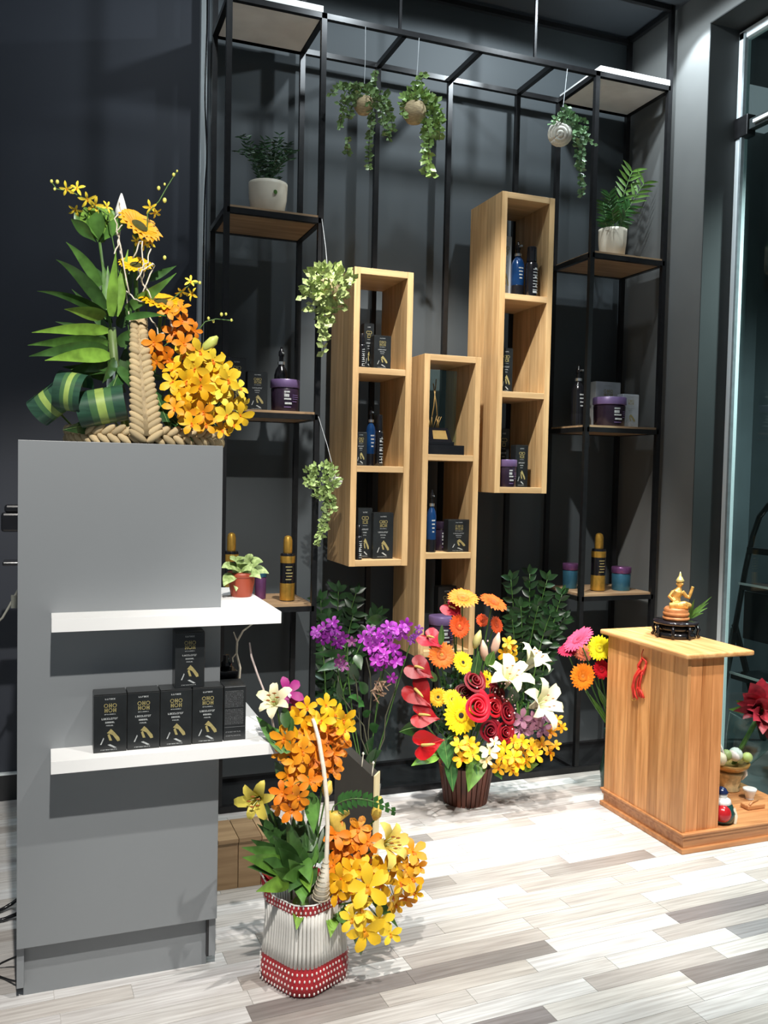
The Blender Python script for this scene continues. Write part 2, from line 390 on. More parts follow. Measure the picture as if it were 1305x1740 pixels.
# ------------------------------------------------------------------ grey display column
CX0, CX1, CY0, CY1, CZT = -.072, .446, 2.43, 2.84, 1.463
dc = thing('display_column', (.19, 2.63, 0), 'tall grey laminate display column with two white shelves', 'column')
part('front_panel', G().box((CX0,CY0,.145),(CX1,CY0+.02,CZT)), GREY, dc, bevel=.001)
part('side_panel', G().box((CX0,CY0+.02,.03),(CX0+.018,CY1,CZT)), GREY, dc)
part('side_panel', G().box((CX1-.018,CY0+.02,.03),(CX1,CY1,CZT)), GREY, dc)
part('top_panel', G().box((CX0+.018,CY0+.02,CZT-.018),(CX1-.018,CY1,CZT)), GREY, dc)
part('back_panel', G().box((CX0+.018,CY1-.016,.03),(CX1-.018,CY1,CZT-.018)), GREY, dc)
part('plinth', G().box((CX0+.016,2.467,0),(CX1-.022,2.485,.145)).box((CX0+.03,2.485,0),(CX1-.035,CY1-.03,.04)), GREY, dc)
part('carcass_edge', G().box((CX0+.006,2.452,.028),(CX0+.018,2.60,.145)), GREYD, dc)
part('carcass_edge', G().box((CX1-.024,2.452,.028),(CX1-.008,2.60,.145)), GREYD, dc)
SHU, SHL = 1.020, .665
for zt in (SHU, SHL):
    part('shelf', G().add([(x,y,z) for z in (zt-.031, zt) for x, y in ((.009,2.318),(.588,2.318),(.588,CY1),(CX1,CY1),(CX1,CY0),(.009,CY0))],
        [(5,4,1,0),(4,3,2,1),(6,7,10,11),(7,8,9,10),(0,1,7,6),(1,2,8,7),(2,3,9,8),(3,4,10,9),(4,5,11,10),(5,0,6,11)]), WHITEL, dc)

# ------------------------------------------------------------------ wooden altar
al = thing('altar_stand', (2.4, 2.9, 0), 'golden wooden altar stand with its back of vertical boards turned left', 'altar')
AX0, AX1, AY0, AY1, AZ = 2.222, 2.392, 2.652, 3.155, .735
bt = [(.98,.92,.86),(1.12,1.06,.98),(.84,.76,.66),(1.2,1.12,1.0),(.92,.84,.76),(1.14,1.08,1.0),(1.0,.94,.86)]
ys = [AY0+.0,AY0+.075,AY0+.155,AY0+.215,AY0+.29,AY0+.36,AY0+.43,AY1]
for i in range(7):
    part('board', G().box((AX0,ys[i]+.0006,.075),(AX0+.016+.001*(i % 2),ys[i+1]-.0006,AZ)), ALTAR, al, color=bt[i], bevel=.0012)
xs = [AX0+.017, AX0+.07, AX0+.118, AX1]
for i in range(3):
    part('side_board', G().box((xs[i]+.0006,AY0+.003,.075),(xs[i+1]-.0006,AY0+.018,AZ)), ALTAR, al, color=((1.04,.86,.76),(.88,.70,.58),(1.0,.82,.72))[i], bevel=.0012)
    part('side_board', G().box((xs[i]+.0006,AY1-.018,.075),(xs[i+1]-.0006,AY1-.002,AZ)), ALTAR, al, color=(.96,.8,.7))
part('top_board', G().box((2.198,2.632,AZ),(2.515,3.185,AZ+.02)), ALTARY, al, bevel=.006)
bs = part('base', G().box((2.226,2.648,0),(2.84,3.16,.052)), ALTARX, al, bevel=.002)
part('base_moulding', G().box((2.214,2.638,0),(2.85,3.17,.020)).box((2.219,2.643,.052),(2.85,3.165,.066)).box((2.214,2.638,.066),(2.85,3.17,.076)), ALTARX, al, bevel=.003)
AB = .076
# ------------------------------------------------------------------ products
MC = {}
def cached(key, fn):
    if key not in MC: MC[key] = fn()
    return MC[key]
def ring_g(g, cx, cz, r, t, y, mi=0, n=12, sx=1):
    v = []; f = []
    for k in range(n):
        a = 2*PI*k/n
        v += [(cx+sx*(r-t)*math.cos(a), y, cz+(r-t)*math.sin(a)), (cx+sx*r*math.cos(a), y, cz+r*math.sin(a))]
    for k in range(n):
        j = (k+1) % n; f.append((2*k, 2*k+1, 2*j+1, 2*j))
    return g.add(v, f, mi)
def rect(g, x0, x1, z0, z1, y, mi=0):
    return g.add([(x0,y,z0),(x1,y,z0),(x1,y,z1),(x0,y,z1)], [(0,1,2,3)], mi)
def scribble(g, x0, x1, z, h, y, n, rn, mi=0):
    """a line of tiny letters: n upright strokes and bridges"""
    w_ = (x1-x0)/n
    for i in range(n):
        a = x0+i*w_; k = rn.randrange(4)
        rect(g, a, a+w_*.32, z, z+h, y, mi)
        if k != 1: rect(g, a, a+w_*.8, z+h*.78, z+h, y, mi)
        if k != 2: rect(g, a, a+w_*.8, z, z+h*.22, y, mi)
        if k == 3: rect(g, a+w_*.5, a+w_*.8, z, z+h, y, mi)
def box_print(w_, h, seed=3):
    """printed face of the black cartons: white word, gold two row mark, white lines, gold swoosh"""
    rn = random.Random(seed); g = G(); g2 = G(); y = -.0006
    scribble(g, -.16*w_, .16*w_, .90*h, .025*h, y, 6, rn)
    for r_, z in ((0,.80),(1,.72)):
        for i in range(3):
            cx = (-.13+.13*i)*w_
            if (i+r_) % 2 == 0: ring_g(g2, cx, z*h, .035*h, .010*h, y, 0, 10)
            else:
                rect(g2, cx-.04*w_, cx-.015*w_, (z-.035)*h, (z+.035)*h, y); rect(g2, cx+.02*w_, cx+.045*w_, (z-.035)*h, (z+.035)*h, y)
                rect(g2, cx-.04*w_, cx+.045*w_, (z-.006)*h, (z+.006)*h, y)
    scribble(g, -.17*w_, .17*w_, .645*h, .014*h, y, 9, rn)
    scribble(g, -.26*w_, .24*w_, .56*h, .032*h, y, 9, rn); scribble(g, -.15*w_, .14*w_, .50*h, .028*h, y, 6, rn); scribble(g, -.12*w_, .10*w_, .45*h, .02*h, y, 6, rn)
    # gold swoosh
    g2.add([(x*w_, y, z*h) for x, z in ((-.10,.33),(.02,.40),(.10,.36),(.28,.24),(.30,.19),(.22,.18),(.08,.29),(-.02,.32))], [(0,1,2,7),(2,3,6,7),(3,4,5,6)][:3])
    g2.add([(x*w_, y, z*h) for x, z in ((-.08,.30),(-.02,.32),(.06,.20),(-.02,.20))], [(0,1,2,3)])
    g.add([(x*w_, y, z*h) for x, z in ((-.30,.14),(-.26,.14),(-.18,.24),(-.20,.26))], [(0,1,2,3)])
    g.add([(x*w_, y, z*h) for x, z in ((-.08,.13),(.0,.14),(.2,.075),(.12,.07))], [(0,1,2,3)])
    scribble(g, -.28*w_, .22*w_, .04*h, .014*h, y, 10, rn)
    return g, g2
def product_box(x, yf, z, w_, d, h, label, group=None, rz=0, bright=True, mat=None, side=False, grp_print=True):
    """carton; x is the middle of its front edge, yf the front face"""
    t = thing('product_box', (x, yf, z), label, 'box', group, Quaternion((0,0,1), rz))
    k = ('box', round(w_,4), round(d,4), round(h,4), mat.name if mat else '')
    def mk():
        g = G().box((-w_/2,0,0),(w_/2,d,h-.003)).box((-w_/2+.0008,.0008,h-.0025),(w_/2-.0008,d-.0008,h))
        return mesh('carton', g, mat or BLACKBOX)
    o = put('carton', cached(k, mk), t); bev(o, .0008, 1)
    if side:
        rn = random.Random(5); g = G(); y = -.0006
        for i in range(26):
            zz = h*(.30+.62*i/26)
            if i == 12: continue
            scribble(g, -.44*w_, .40*w_, zz, h*.011, y, 13, rn)
        rect(g, -.46*w_, .46*w_, .975*h, .985*h, y); rect(g, -.46*w_, .46*w_, .245*h, .25*h, y); scribble(g, -.4*w_, .3*w_, .15*h, .02*h, y, 8, rn); scribble(g, -.4*w_, .3*w_, .08*h, .02*h, y, 8, rn)
        put('fine_print', mesh('fine_print', g, pm('grey_print', lin(128,130,132), .6, 0, .15, 100)), t)['kind'] = 'stuff'
    else:
        def mp():
            a, b = box_print(w_, h); return mesh('white_print', a, SILVPR), mesh('gold_print', b, GOLDPR)
        a, b = cached(k+('p',), mp); put('white_print', a, t)['kind'] = 'stuff'; put('gold_print', b, t)['kind'] = 'stuff'
    return t
def lathe_part(name, prof, mat, t, n=20, key=None):
    me = cached(key or (name, tuple(prof), mat.name), lambda: mesh(name, G().lathe(prof, n=n), mat, True))
    o = put(name, me, t)
    o.modifiers.new('edge', 'EDGE_SPLIT').split_angle = math.radians(40)
    return o
def arc_label(name, r, z0, z1, a0, a1, mat, t, n=8):
    """print or label wrapped on a round body, angle 0 towards -Y"""
    g = G(); v = []
    for i in range(n+1):
        a = lerp(a0, a1, i/n)-PI/2; v += [(r*math.cos(a), r*math.sin(a), z0), (r*math.cos(a), r*math.sin(a), z1)]
    g.add(v, [(2*i, 2*i+2, 2*i+3, 2*i+1) for i in range(n)])
    return put(name, mesh(name, g, mat, True), t)
def spray_bottle(x, y, z, h, label, body=BLUEB, rr=.022, group=None, low=None):
    t = thing('spray_bottle', (x,y,z), label, 'bottle', group); r = rr
    lathe_part('body', [(r*.92,0),(r,.004),(r,h*.58),(r*.8,h*.66),(r*.42,h*.72),(r*.40,h*.74)], body, t)
    lathe_part('base_band', [(r*1.01,.002),(r*1.02,.004),(r*1.02,h*.20),(r*1.01,h*.205)], low or BLACKP, t)
    lathe_part('collar', [(r*.55,h*.735),(r*.55,h*.78)], CHROME, t, 14)
    lathe_part('pump', [(r*.32,h*.78),(r*.32,h*.86),(r*.42,h*.865),(r*.42,h*.93),(r*.2,h*.96),(r*.16,h)], BLACKP, t, 14)
    nz = put('nozzle', cached(('noz', r), lambda: mesh('nozzle', G().tube([(0,0,0),(0,-r*1.1,0)], r*.16, 6), CHROME)), t, (0,0,h*.9))
    for i, zz in enumerate((.5,.44,.38,.32)):
        arc_label('print', r*1.012, h*zz, h*(zz+.022), -.35+.05*i, .45-.07*i, SILVPR, t, 5)
    return t
def text_bottle(x, y, z, h, label, rr=.019, group=None, ang=.25):
    t = thing('styling_bottle', (x,y,z), label, 'bottle', group); r = rr
    lathe_part('body', [(r*.94,0),(r,.003),(r,h*.62),(r*.86,h*.68),(r*.6,h*.7)], BLACKP, t)
    lathe_part('cap', [(r*.78,h*.70),(r*.8,h*.71),(r*.74,h*.99),(r*.66,h)], BLACKP, t)
    rn = random.Random(int(x*1000)); 
    for i in range(9):   # upright lettering running up the side
        zz = .06+.058*i
        arc_label('lettering', r*1.012, h*zz, h*(zz+.014), ang-.5, ang+.5, SILVPR, t, 4)
        if rn.random() < .75: arc_label('lettering', r*1.012, h*zz, h*(zz+.042), ang-.5+rn.choice((0,.7)), ang-.25+.55*rn.random(), SILVPR, t, 3)
    return t
def jar(x, y, z, r, h, label, lid=PURPLE, body=PLUM, group=None, pr=True, name='hair_mask_jar'):
    t = thing(name, (x,y,z), label, 'jar', group)
    lathe_part('body', [(r*.90,0),(r*.93,.003),(r*.97,h*.7),(r*.9,h*.74)], body, t, 24)
    lathe_part('lid', [(r*.99,h*.74),(r*1.02,h*.76),(r*1.02,h*.97),(r*.98,h)], lid, t, 24)
    if pr:
        for i, (zz, hh, a, b) in enumerate(((.58,.05,-.3,.1),(.45,.09,-.3,.05),(.36,.05,-.3,.2),(.22,.06,-.25,.25),(.5,.02,.3,.8),(.44,.02,.3,.85),(.38,.02,.3,.8),(.30,.02,.3,.7),(.12,.03,-.3,.2))):
            arc_label('print', r*.985, h*zz, h*(zz+hh), a, b, SILVPR if i < 4 else PURPLE, t, 4)
    return t
def gold_bottle(x, y, z, h, label, rr=.021, group=None):
    t = thing('serum_bottle', (x,y,z), label, 'bottle', group); r = rr
    lathe_part('body', [(r*.95,0),(r,.003),(r,h*.70),(r*.92,h*.73),(r*.6,h*.735)], BLACKP, t)
    lathe_part('gold_band', [(r*1.015,.004),(r*1.02,.006),(r*1.02,h*.27),(r*1.01,h*.275)], GOLD, t)
    lathe_part('gold_band', [(r*1.015,h*.585),(r*1.02,h*.59),(r*1.02,h*.685),(r*1.01,h*.69)], GOLD, t)
    lathe_part('cap', [(r*.58,h*.735),(r*.62,h*.75),(r*.60,h*.93),(r*.48,h*.98),(r*.2,h)], GOLD, t)
    for i in range(5):
        arc_label('print', r*1.012, h*(.33+.048*i), h*(.345+.048*i), -.5+.1*(i % 2), .3+.12*(i % 3), GOLDPR, t, 4)
    return t

# boxes on the lower white shelf of the column
bw = .0835
posw = ['leftmost of the row', 'second from the left in the row', 'third from the left in the row', 'last before the sideways one']
for i in range(4):
    x = .110+bw*(i+.5)
    product_box(x, 2.358+.002*i, SHL, bw-.0015, .062, .152, 'black carton with gold print on the white shelf, '+posw[i], 'black cartons on the column shelf')
product_box(.110+bw*2.93, 2.372, SHL+.152, bw-.006, .055, .150, 'black carton with gold print stacked on top of the shelf row', 'black cartons on the column shelf')
product_box(.476, 2.368, SHL, .060, .080, .150, 'black carton turned sideways showing fine grey print, at row end', 'black cartons on the column shelf', side=True)
t = thing('black_tray', (.455, 2.52, SHL), 'black glossy cased bottle set standing behind the sideways carton', 'box')
part('case', G().box((.452,2.475,SHL),(.505,2.55,SHL+.165)), BLACKP, t, bevel=.003)
part('cap', G().lathe([(.016,0),(.016,.02),(.010,.024),(.010,.04)], (.478,2.51,SHL+.165), 14), BLACKP, t, True)

# helpers that read a product's width and height off its shelf
def geo(px0, px1, top, Y, Z):
    l = at(px0, top, Y=Y); r = at(px1, top, Y=Y)
    return (l.x+r.x)/2, r.x-l.x, (l.z+r.z)/2-Z
def pbox(px0, px1, top, Y, Z, label, d=.05, mat=None):
    x, w_, h = geo(px0, px1, top, Y, Z); return product_box(x, Y, Z, w_, d, h, label, mat=mat)
def pspray(px0, px1, top, Y, Z, label, body):
    x, w_, h = geo(px0, px1, top, Y, Z); return spray_bottle(x, Y, Z, h, label, body, w_/2)
def ptext(px0, px1, top, Y, Z, label):
    x, w_, h = geo(px0, px1, top, Y, Z); return text_bottle(x, Y, Z, h, label, w_/2)
def pjar(px0, px1, top, Y, Z, label, lid=PURPLE, body=PLUM, pr=True, name='hair_mask_jar'):
    x, w_, h = geo(px0, px1, top, Y, Z); return jar(x, Y, Z, w_/2/1.02, h, label, lid, body, None, pr, name)
def pgold(px0, px1, top, Y, Z, label):
    x, w_, h = geo(px0, px1, top, Y, Z); return gold_bottle(x, Y, Z, h, label, w_/2/1.02)
# left tower, middle shelf
pbox(388, 418, 607, 3.64, SZ[1], 'tall black carton behind yellow orchids on the left tower')
pbox(421, 455, 631, 3.62, SZ[1], 'short black carton beside the purple lidded jar, left tower')
pjar(460, 509, 646, 3.64, SZ[1], 'dark plum jar with purple lid on the left tower')
pspray(467, 490, 590, 3.75, SZ[1], 'black spray bottle standing behind the purple lidded jar', BLACKP)
# left tower, lower shelf
pgold(477, 502, 910, 3.66, SZ[2], 'gold and black serum bottle on the left tower low shelf')
pgold(381, 406, 905, 3.70, SZ[2], 'gold capped bottle half hidden behind the small variegated plant')
pjar(433, 453, 967, 3.74, SZ[2], 'small teal and mauve jar behind the terracotta pot', TEAL, MAGM, False, 'small_cream_jar')
# right tower
pspray(974, 994, 620, 3.72, SZ[1], 'tall black pump bottle on the right tower middle shelf', BLACKP)
pjar(1012, 1060, 676, 3.64, SZ[1], 'wide plum jar with purple lid on the right tower')
pbox(1013, 1055, 649, 3.76, SZ[1], 'silver carton standing behind the plum jar', mat=SILVER)
pbox(1059, 1086, 670, 3.62, SZ[1], 'silver grey carton to the right of the plum jar', mat=SILVER)
pjar(958, 981, 957, 3.78, SZ[2], 'small mauve and teal jar left of the gold bottle, right tower', MAGM, TEAL, False, 'small_cream_jar')
pgold(1008, 1029, 906, 3.66, SZ[2], 'gold and black serum bottle on the right tower low shelf')
pjar(1042, 1070, 963, 3.66, SZ[2], 'small mauve and teal jar right of the gold bottle, right tower', MAGM, TEAL, False, 'small_cream_jar')
# left oak cabinet
ptext(610, 621, 567, 3.60, 1.842, 'black bottle with upright white lettering, left cabinet top compartment')
pbox(619, 636, 549, 3.66, 1.842, 'tallest black carton at the back of left cabinet top compartment')
pbox(636, 665, 570, 3.59, 1.842, 'black carton on the right of left cabinet top compartment')
pbox(604, 624, 734, 3.585, 1.427, 'small black carton in left cabinet middle compartment')
pspray(623, 639, 691, 3.66, 1.427, 'blue spray bottle in left cabinet middle compartment', BLUEB)
ptext(639, 652, 705, 3.61, 1.427, 'black lettered bottle right of the blue spray, left cabinet')
ptext(605, 616, 892, 3.58, 1.025, 'slim black lettered bottle in left cabinet bottom compartment')
pbox(609, 633, 863, 3.63, 1.025, 'tall black carton in left cabinet bottom compartment')
pbox(635, 669, 871, 3.60, 1.025, 'wide black carton on the right of left cabinet bottom compartment')
# middle oak cabinet
pspray(727, 742, 832, 3.60, 1.052, 'blue spray bottle in the middle cabinet', BLUEB)
pjar(737, 763, 886, 3.68, 1.052, 'plum jar behind the blue spray bottle, middle cabinet', PLUM, PLUM)
pbox(762, 799, 883, 3.585, 1.052, 'black carton on the right of the middle cabinet')
pbox(745, 776, 996, 3.70, .617, 'black carton in the lowest compartment behind orange gerberas')
pjar(730, 772, 1046, 3.62, .617, 'purple lidded jar low in the middle cabinet behind gerberas')
tp = thing('trophy', (1.655, 3.65, 1.484), 'glass trophy with golden sprigs on a black base, middle cabinet', 'trophy')
part('base', G().box((1.549,3.59,1.484),(1.735,3.70,1.527)).box((1.556,3.60,1.527),(1.690,3.69,1.542)), BLACKP, tp, bevel=.002)
ub = part('upper_base', G().add([(1.556,3.602,1.542),(1.680,3.602,1.542),(1.668,3.63,1.604),(1.566,3.63,1.604),(1.556,3.68,1.542),(1.680,3.68,1.542),(1.668,3.65,1.604),(1.566,3.65,1.604)],
     [(0,1,2,3),(1,5,6,2),(5,4,7,6),(4,0,3,7),(3,2,6,7),(0,4,5,1)]), BLACKP, tp)
part('nameplate', G().add([(1.590,3.6058,1.553),(1.660,3.6058,1.553),(1.656,3.623,1.592),(1.592,3.623,1.592)], [(0,1,2,3)]), pm('dull_gold_plate', lin(150,120,66), .45, .4), tp)
part('glass_block', G().box((1.560,3.655,1.543),(1.720,3.672,1.862)), GLASS, tp)
g = G()
for dx0, dx1, z1 in ((-.024,.002,1.82),(.016,-.012,1.80)):
    g.tube([(1.612+dx0,3.645,1.600),(1.612+(dx0+dx1)/2+.004,3.643,1.70),(1.612+dx1,3.645,z1)], .0024, 5)
for k in range(9):
    a = 1.612+rnd.uniform(-.03,.03); g.tube([(a,3.645,1.60),(a+rnd.uniform(-.02,.02),3.638,1.61+rnd.uniform(.02,.05))], .0016, 4)
tag(part('golden_sprig', g, pm('dull_gold_sprig', lin(150,122,70), .5, .3), tp, True), None, None, kind='stuff')
# right oak cabinet
pbox(852, 870, 401, 3.64, 2.212, 'pale silver carton in right cabinet top compartment', mat=SILVER)
pspray(871, 891, 411, 3.63, 2.212, 'blue spray bottle in right cabinet top compartment', BLUEB)
ptext(895, 914, 420, 3.59, 2.212, 'black lettered bottle in right cabinet top compartment')
pbox(851, 872, 591, 3.62, 1.776, 'dark carton alone in right cabinet middle compartment')
pbox(848, 866, 728, 3.70, 1.346, 'tall dark carton behind the jar, right cabinet bottom compartment')
pjar(849, 877, 781, 3.60, 1.346, 'small plum jar with purple lid in right cabinet bottom compartment')
pbox(877, 898, 756, 3.60, 1.346, 'narrow black carton beside the jar, right cabinet bottom compartment')

# ------------------------------------------------------------------ left edge bits
g = thing('wall_device', (-.16, 3.3, 1.1), 'black plastic device on a stand half hidden behind the grey column', 'device')
part('head', G().box((-.150,3.28,1.170),(.06,3.36,1.235)).box((-.140,3.29,1.235),(.06,3.35,1.262)), BLACKP, g, bevel=.008)
part('tray', G().box((-.145,3.27,1.055),(.06,3.37,1.068)), BLACKP, g, bevel=.004)
part('pole', G().tube([(.03,3.32,.02),(.03,3.32,1.26)], .015, 10), BLACKM, g, True)
part('foot', G().lathe([(.10,0),(.10,.012),(.03,.03)], (.06,3.32,0), 20), BLACKM, g, True)
def wire(name, pts, r, mat, label, cat='cable'):
    c = []
    for i in range(len(pts)-1):
        a = Vector(pts[max(i-1,0)]); b = Vector(pts[i]); d = Vector(pts[i+1]); e = Vector(pts[min(i+2, len(pts)-1)])
        for k in range(6):
            t = k/6; c.append(.5*((2*b)+(d-a)*t+(2*a-5*b+4*d-e)*t*t+(-a+3*b-3*d+e)*t**3))
    c.append(Vector(pts[-1]))
    return tag(put(name, mesh(name, G().tube(c, r, 7), mat, True)), label, cat)
pl = thing('plug_lead', (-.10, 3.26, .9), 'pale grey lead with plug hanging behind the grey column', 'cable')
part('lead', G().tube([at(-30,1080,Y=3.26), at(4,1050,Y=3.26), at(14,1033,Y=3.26), at(24,1015,Y=3.26), at(32,1000,Y=3.26), at(36,960,Y=3.26), (-.03,3.29,1.10)], .004, 7), pm('grey_lead', lin(150,150,140), .5), pl, True)
part('plug', G().box(at(19,1032,Y=3.27), at(30,1012,Y=3.25)), pm('plug_grey', lin(110,112,104), .5), pl)
wire('black_cable', [at(-20,1556,Z=.006), at(4,1545,Z=.012), at(18,1537,Z=.02), at(40,1528,Z=.03), (.0,2.8,.028)], .006, BLACKP, 'thick black cable on the floor left of the grey column, upper strand')
wire('black_cable', [at(-20,1568,Z=.006), at(6,1562,Z=.010), at(24,1555,Z=.014), at(40,1552,Z=.02), (-.02,2.72,.02)], .006, BLACKP, 'thick black cable on the floor left of the grey column, lower strand')
wire('grey_cable', [at(30,1668,Z=.02), at(12,1664,Z=.006), at(-8,1655,Z=.004), at(-6,1642,Z=.01), at(12,1632,Z=.03), at(32,1624,Z=.05)], .003, BLACKM, 'thin dark cable looping beside the column plinth')
wire('black_cable', [(.625,YB-.042,ZC-.02), (.628,YB-.042,3.3), (.623,YB-.043,3.0), (.634,YB-.043,2.75), (.626,YB-.042,2.5), (.622,YB-.042,1.6)], .0035, BLACKP, 'black cable running down the pale aluminium corner strip')

# crate and board on the floor behind the front flower basket
cr = thing('wooden_crate', (.55, 2.95, 0), 'pale wooden crate on the floor behind the red and white basket', 'crate')
CRW = wood('crate_wood', lin(150,122,90), lin(178,148,112), 'X', 5, .6, True)
zc = at(400,1430,Y=2.89).z; yc = at(400,1397,Z=zc).y
for i, (x0, x1) in enumerate(((.46,.528),(.53,.598),(.60,.676),(.678,.75))):
    part('front_board', G().box((x0,2.89,.0),(x1,2.904,zc-.004)), CRW, cr, color=(.95-.06*(i % 2),)*3, bevel=.001)
    part('top_board', G().box((x0,2.882,zc-.002),(x1,yc,zc+.012)), CRW, cr, color=(.92+.06*(i % 2),)*3, bevel=.001)
part('body', G().box((.464,2.905,0),(.746,yc-.004,zc-.003)), CRW, cr, color=(.8,.8,.8))
cb = thing('message_board', (1.03, 2.85, 0), 'black message board with cream edge standing behind the yellow orchids', 'board')
a, b, c, d, e = (at(570,1262,Y=2.90), at(600,1288,Y=2.87), at(634,1320,Y=2.84), at(632,1420,Y=2.84), at(560,1420,Y=2.905))
dn = lambda q: Vector((q.x, q.y, .0))
front = [a, c, dn(c), dn(a)]; nb = Vector((.035,.045,0))
part('panel', G().add(front+[q+nb for q in front], [(3,2,1,0),(4,5,6,7),(0,1,5,4),(1,2,6,5),(2,3,7,6),(3,0,4,7)]), pm('dark_board', (.03,.027,.022), .6, 0, .1, 20), cb)
o1, o2 = c+Vector((.001,-.004,.004)), c+Vector((.034,.036,.006))
part('cream_edge', G().add([o1, o2, dn(o2), dn(o1), o1+Vector((.004,-.003,0)), o2+Vector((.004,-.003,0)), dn(o2)+Vector((.004,-.003,0)), dn(o1)+Vector((.004,-.003,0))],
     [(0,1,2,3),(7,6,5,4),(0,4,5,1),(1,5,6,2),(2,6,7,3),(3,7,4,0)]), pm('cream_card', lin(222,204,160), .6, 0, .08, 10), cb)
for q in (a.lerp(c,.70), a.lerp(c,.97)):
    part('pin', G().tube([q, q+Vector((.002,0,.02)), q+Vector((.004,0,.04)), q+Vector((.004,0,.044)), q+Vector((.004,0,.05))], [.0022,.0022,.0022,.0052,.002], 8), pm('cream_pin', lin(232,226,206), .5), cb, True)
# ------------------------------------------------------------------ flower and leaf meshes (unit size, facing +Z)
OR, YE, LY, DO = lin(246,158,34), lin(252,200,34), lin(255,224,70), lin(236,126,22)
def petal_g(prof, zs, fold=.15, nrm=(0,0,1)):
    g = G(); n = len(prof)
    return g.ribbon([(i/(n-1), 0, zs[i]) for i in range(n)], prof, nrm, fold)
PET = mesh('petal', petal_g([.05,.13,.22,.27,.24,.05], [.02,.05,.09,.10,.07,.0], .18), PETAL, True)
PETN = mesh('petal', petal_g([.04,.10,.15,.17,.14,.03], [.02,.06,.10,.11,.06,-.02], .2), PETAL, True)
LIP = mesh('floret', G().ribbon([(0,0,.02),(0,-.10,.14),(0,-.22,.17),(0,-.34,.10)], [.04,.09,.12,.03], (0,0,1), .4).ball((0,.02,.08), .075, 8, 5), PETAL, True)
def orchid(par, P, d, r, col, lip=None, spin=None, petn=False):
    f = put('floret', LIP, par, Vector(P)-origin(par), quat(d, rnd.uniform(-.5,.5) if spin is None else spin), r, lip or DO)
    for k, a in enumerate((90, 18, 162, -50, 230)):
        v = rnd.uniform(.9, 1.08)
        put('petal', PETN if petn else PET, f, (0,0,0), Quaternion((0,0,1), math.radians(a+rnd.uniform(-8,8))) @ Quaternion((0,1,0), rnd.uniform(-.35,.1)), rnd.uniform(.9,1.1), tuple(min(1,c*v) for c in col))
    return f
def ring_petals(n, L0, L1, w_, lift, layers):
    g = G()
    for li in range(layers):
        for k in range(n):
            a = 2*PI*(k+.5*li)/n+rnd.uniform(-.05,.05); L_ = L1*(1-.14*li)*rnd.uniform(.93,1.05)
            c, s = math.cos(a), math.sin(a); z = .03*li
            pts = [(c*q, s*q, z+lift*h) for q, h in ((L0,0),(lerp(L0,L_,.4),.5),(lerp(L0,L_,.8),.75),(L_,.55+rnd.uniform(-.2,.2)))]
            g.ribbon(pts, [w_*.5,w_*.95,w_,w_*.25], (0,0,1), .15)
    return g
GERB = mesh('petals', ring_petals(24, .16, 1, .105, .14, 2), PETAL, True)
GERBI = mesh('inner_petals', ring_petals(22, .08, .40, .05, .06, 2), PETAL, True)
GCEN = mesh('centre', G().lathe([(.22,.02),(.22,.07),(.16,.11),(.05,.12)], n=14), CENTRE, True)
SUNP = mesh('petals', ring_petals(20, .28, 1, .14, .20, 2), PETAL, True)
SUNC = mesh('centre', G().lathe([(.34,0),(.36,.06),(.30,.12),(.15,.14),(.05,.12)], n=18), CENTRE, True)
SEPAL = mesh('calyx', G().lathe([(.03,-.34),(.06,-.22),(.22,-.10),(.34,-.01),(.30,.0)], n=12), STEM, True)
def stem_to(par, P, d, anchor, r=.003, mat=None):
    P = Vector(P); d = Vector(d)
    return part('stem', G().tube(bez(P-d*.004, P-d*.06+Vector((0,0,-.02)), anchor, 7), r, 6), mat or STEM, par, True)
def gerbera(P, d, r, col, label, anchor, cen=None, group=None, name='gerbera', inner=None, dark=False):
    t = thing(name, P, label, 'flower', group); q = quat(d, rnd.random()*6)
    put('petals', GERB, t, (0,0,0), q, r, col)['kind'] = 'stuff'
    put('inner_petals', GERBI, t, Vector(d)*r*.07, q, r, inner or tuple(c*.8 for c in col))['kind'] = 'stuff'
    put('centre', GCEN, t, Vector(d)*r*.03, q, r*(.9 if dark else .8), cen or tuple(c*.85 for c in col)); put('calyx', SEPAL, t, (0,0,0), q, r*.8)
    stem_to(t, P, d, anchor); return t
def sunflower(P, d, r, label, anchor, col=YE):
    t = thing('sunflower', P, label, 'flower', 'sunflowers in the column basket'); q = quat(d, rnd.random()*6)
    put('petals', SUNP, t, (0,0,0), q, r, col)['kind'] = 'stuff'; put('centre', SUNC, t, (0,0,0), q, r, lin(96,96,30)); put('calyx', SEPAL, t, (0,0,0), q, r*1.3)
    stem_to(t, P, d, anchor, .005); return t
def rose_mesh(seed):
    g = G(); n = 84; v = []; f = []; rn = random.Random(seed)
    for i in range(n):                       # one continuous spiral of petals
        u = i/(n-1); a = u*2*PI*4.0; R0 = .05+.80*u**1.1; wob = 1+.12*math.sin(a*1.62+seed)+.04*math.sin(a*3.1)
        h = .92-.42*u
        for k, (dr, z) in enumerate(((-.16,-.10),(.0,.3),(.06,.75),(.10+.10*u,.97),(.16+.22*u,.94-.1*u))):
            rr = max(.02, R0*wob+dr*(.4+u)); v.append((rr*math.cos(a), rr*math.sin(a), z*h))
    for i in range(n-1):
        for k in range(4): f.append((i*5+k, (i+1)*5+k, (i+1)*5+k+1, i*5+k+1))
    return mesh('petals', g.add(v, f), PETAL, True)
ROSE = [rose_mesh(1), rose_mesh(4)]
def rose(P, d, r, col, label, anchor, group=None):
    t = thing('rose', P, label, 'flower', group); q = quat(d, rnd.random()*6); P = Vector(P)
    put('petals', ROSE[rnd.randrange(2)], t, (0,0,0), q, r, col); put('calyx', SEPAL, t, (0,0,0), q, r*1.2)
    stem_to(t, P, d, anchor); return t
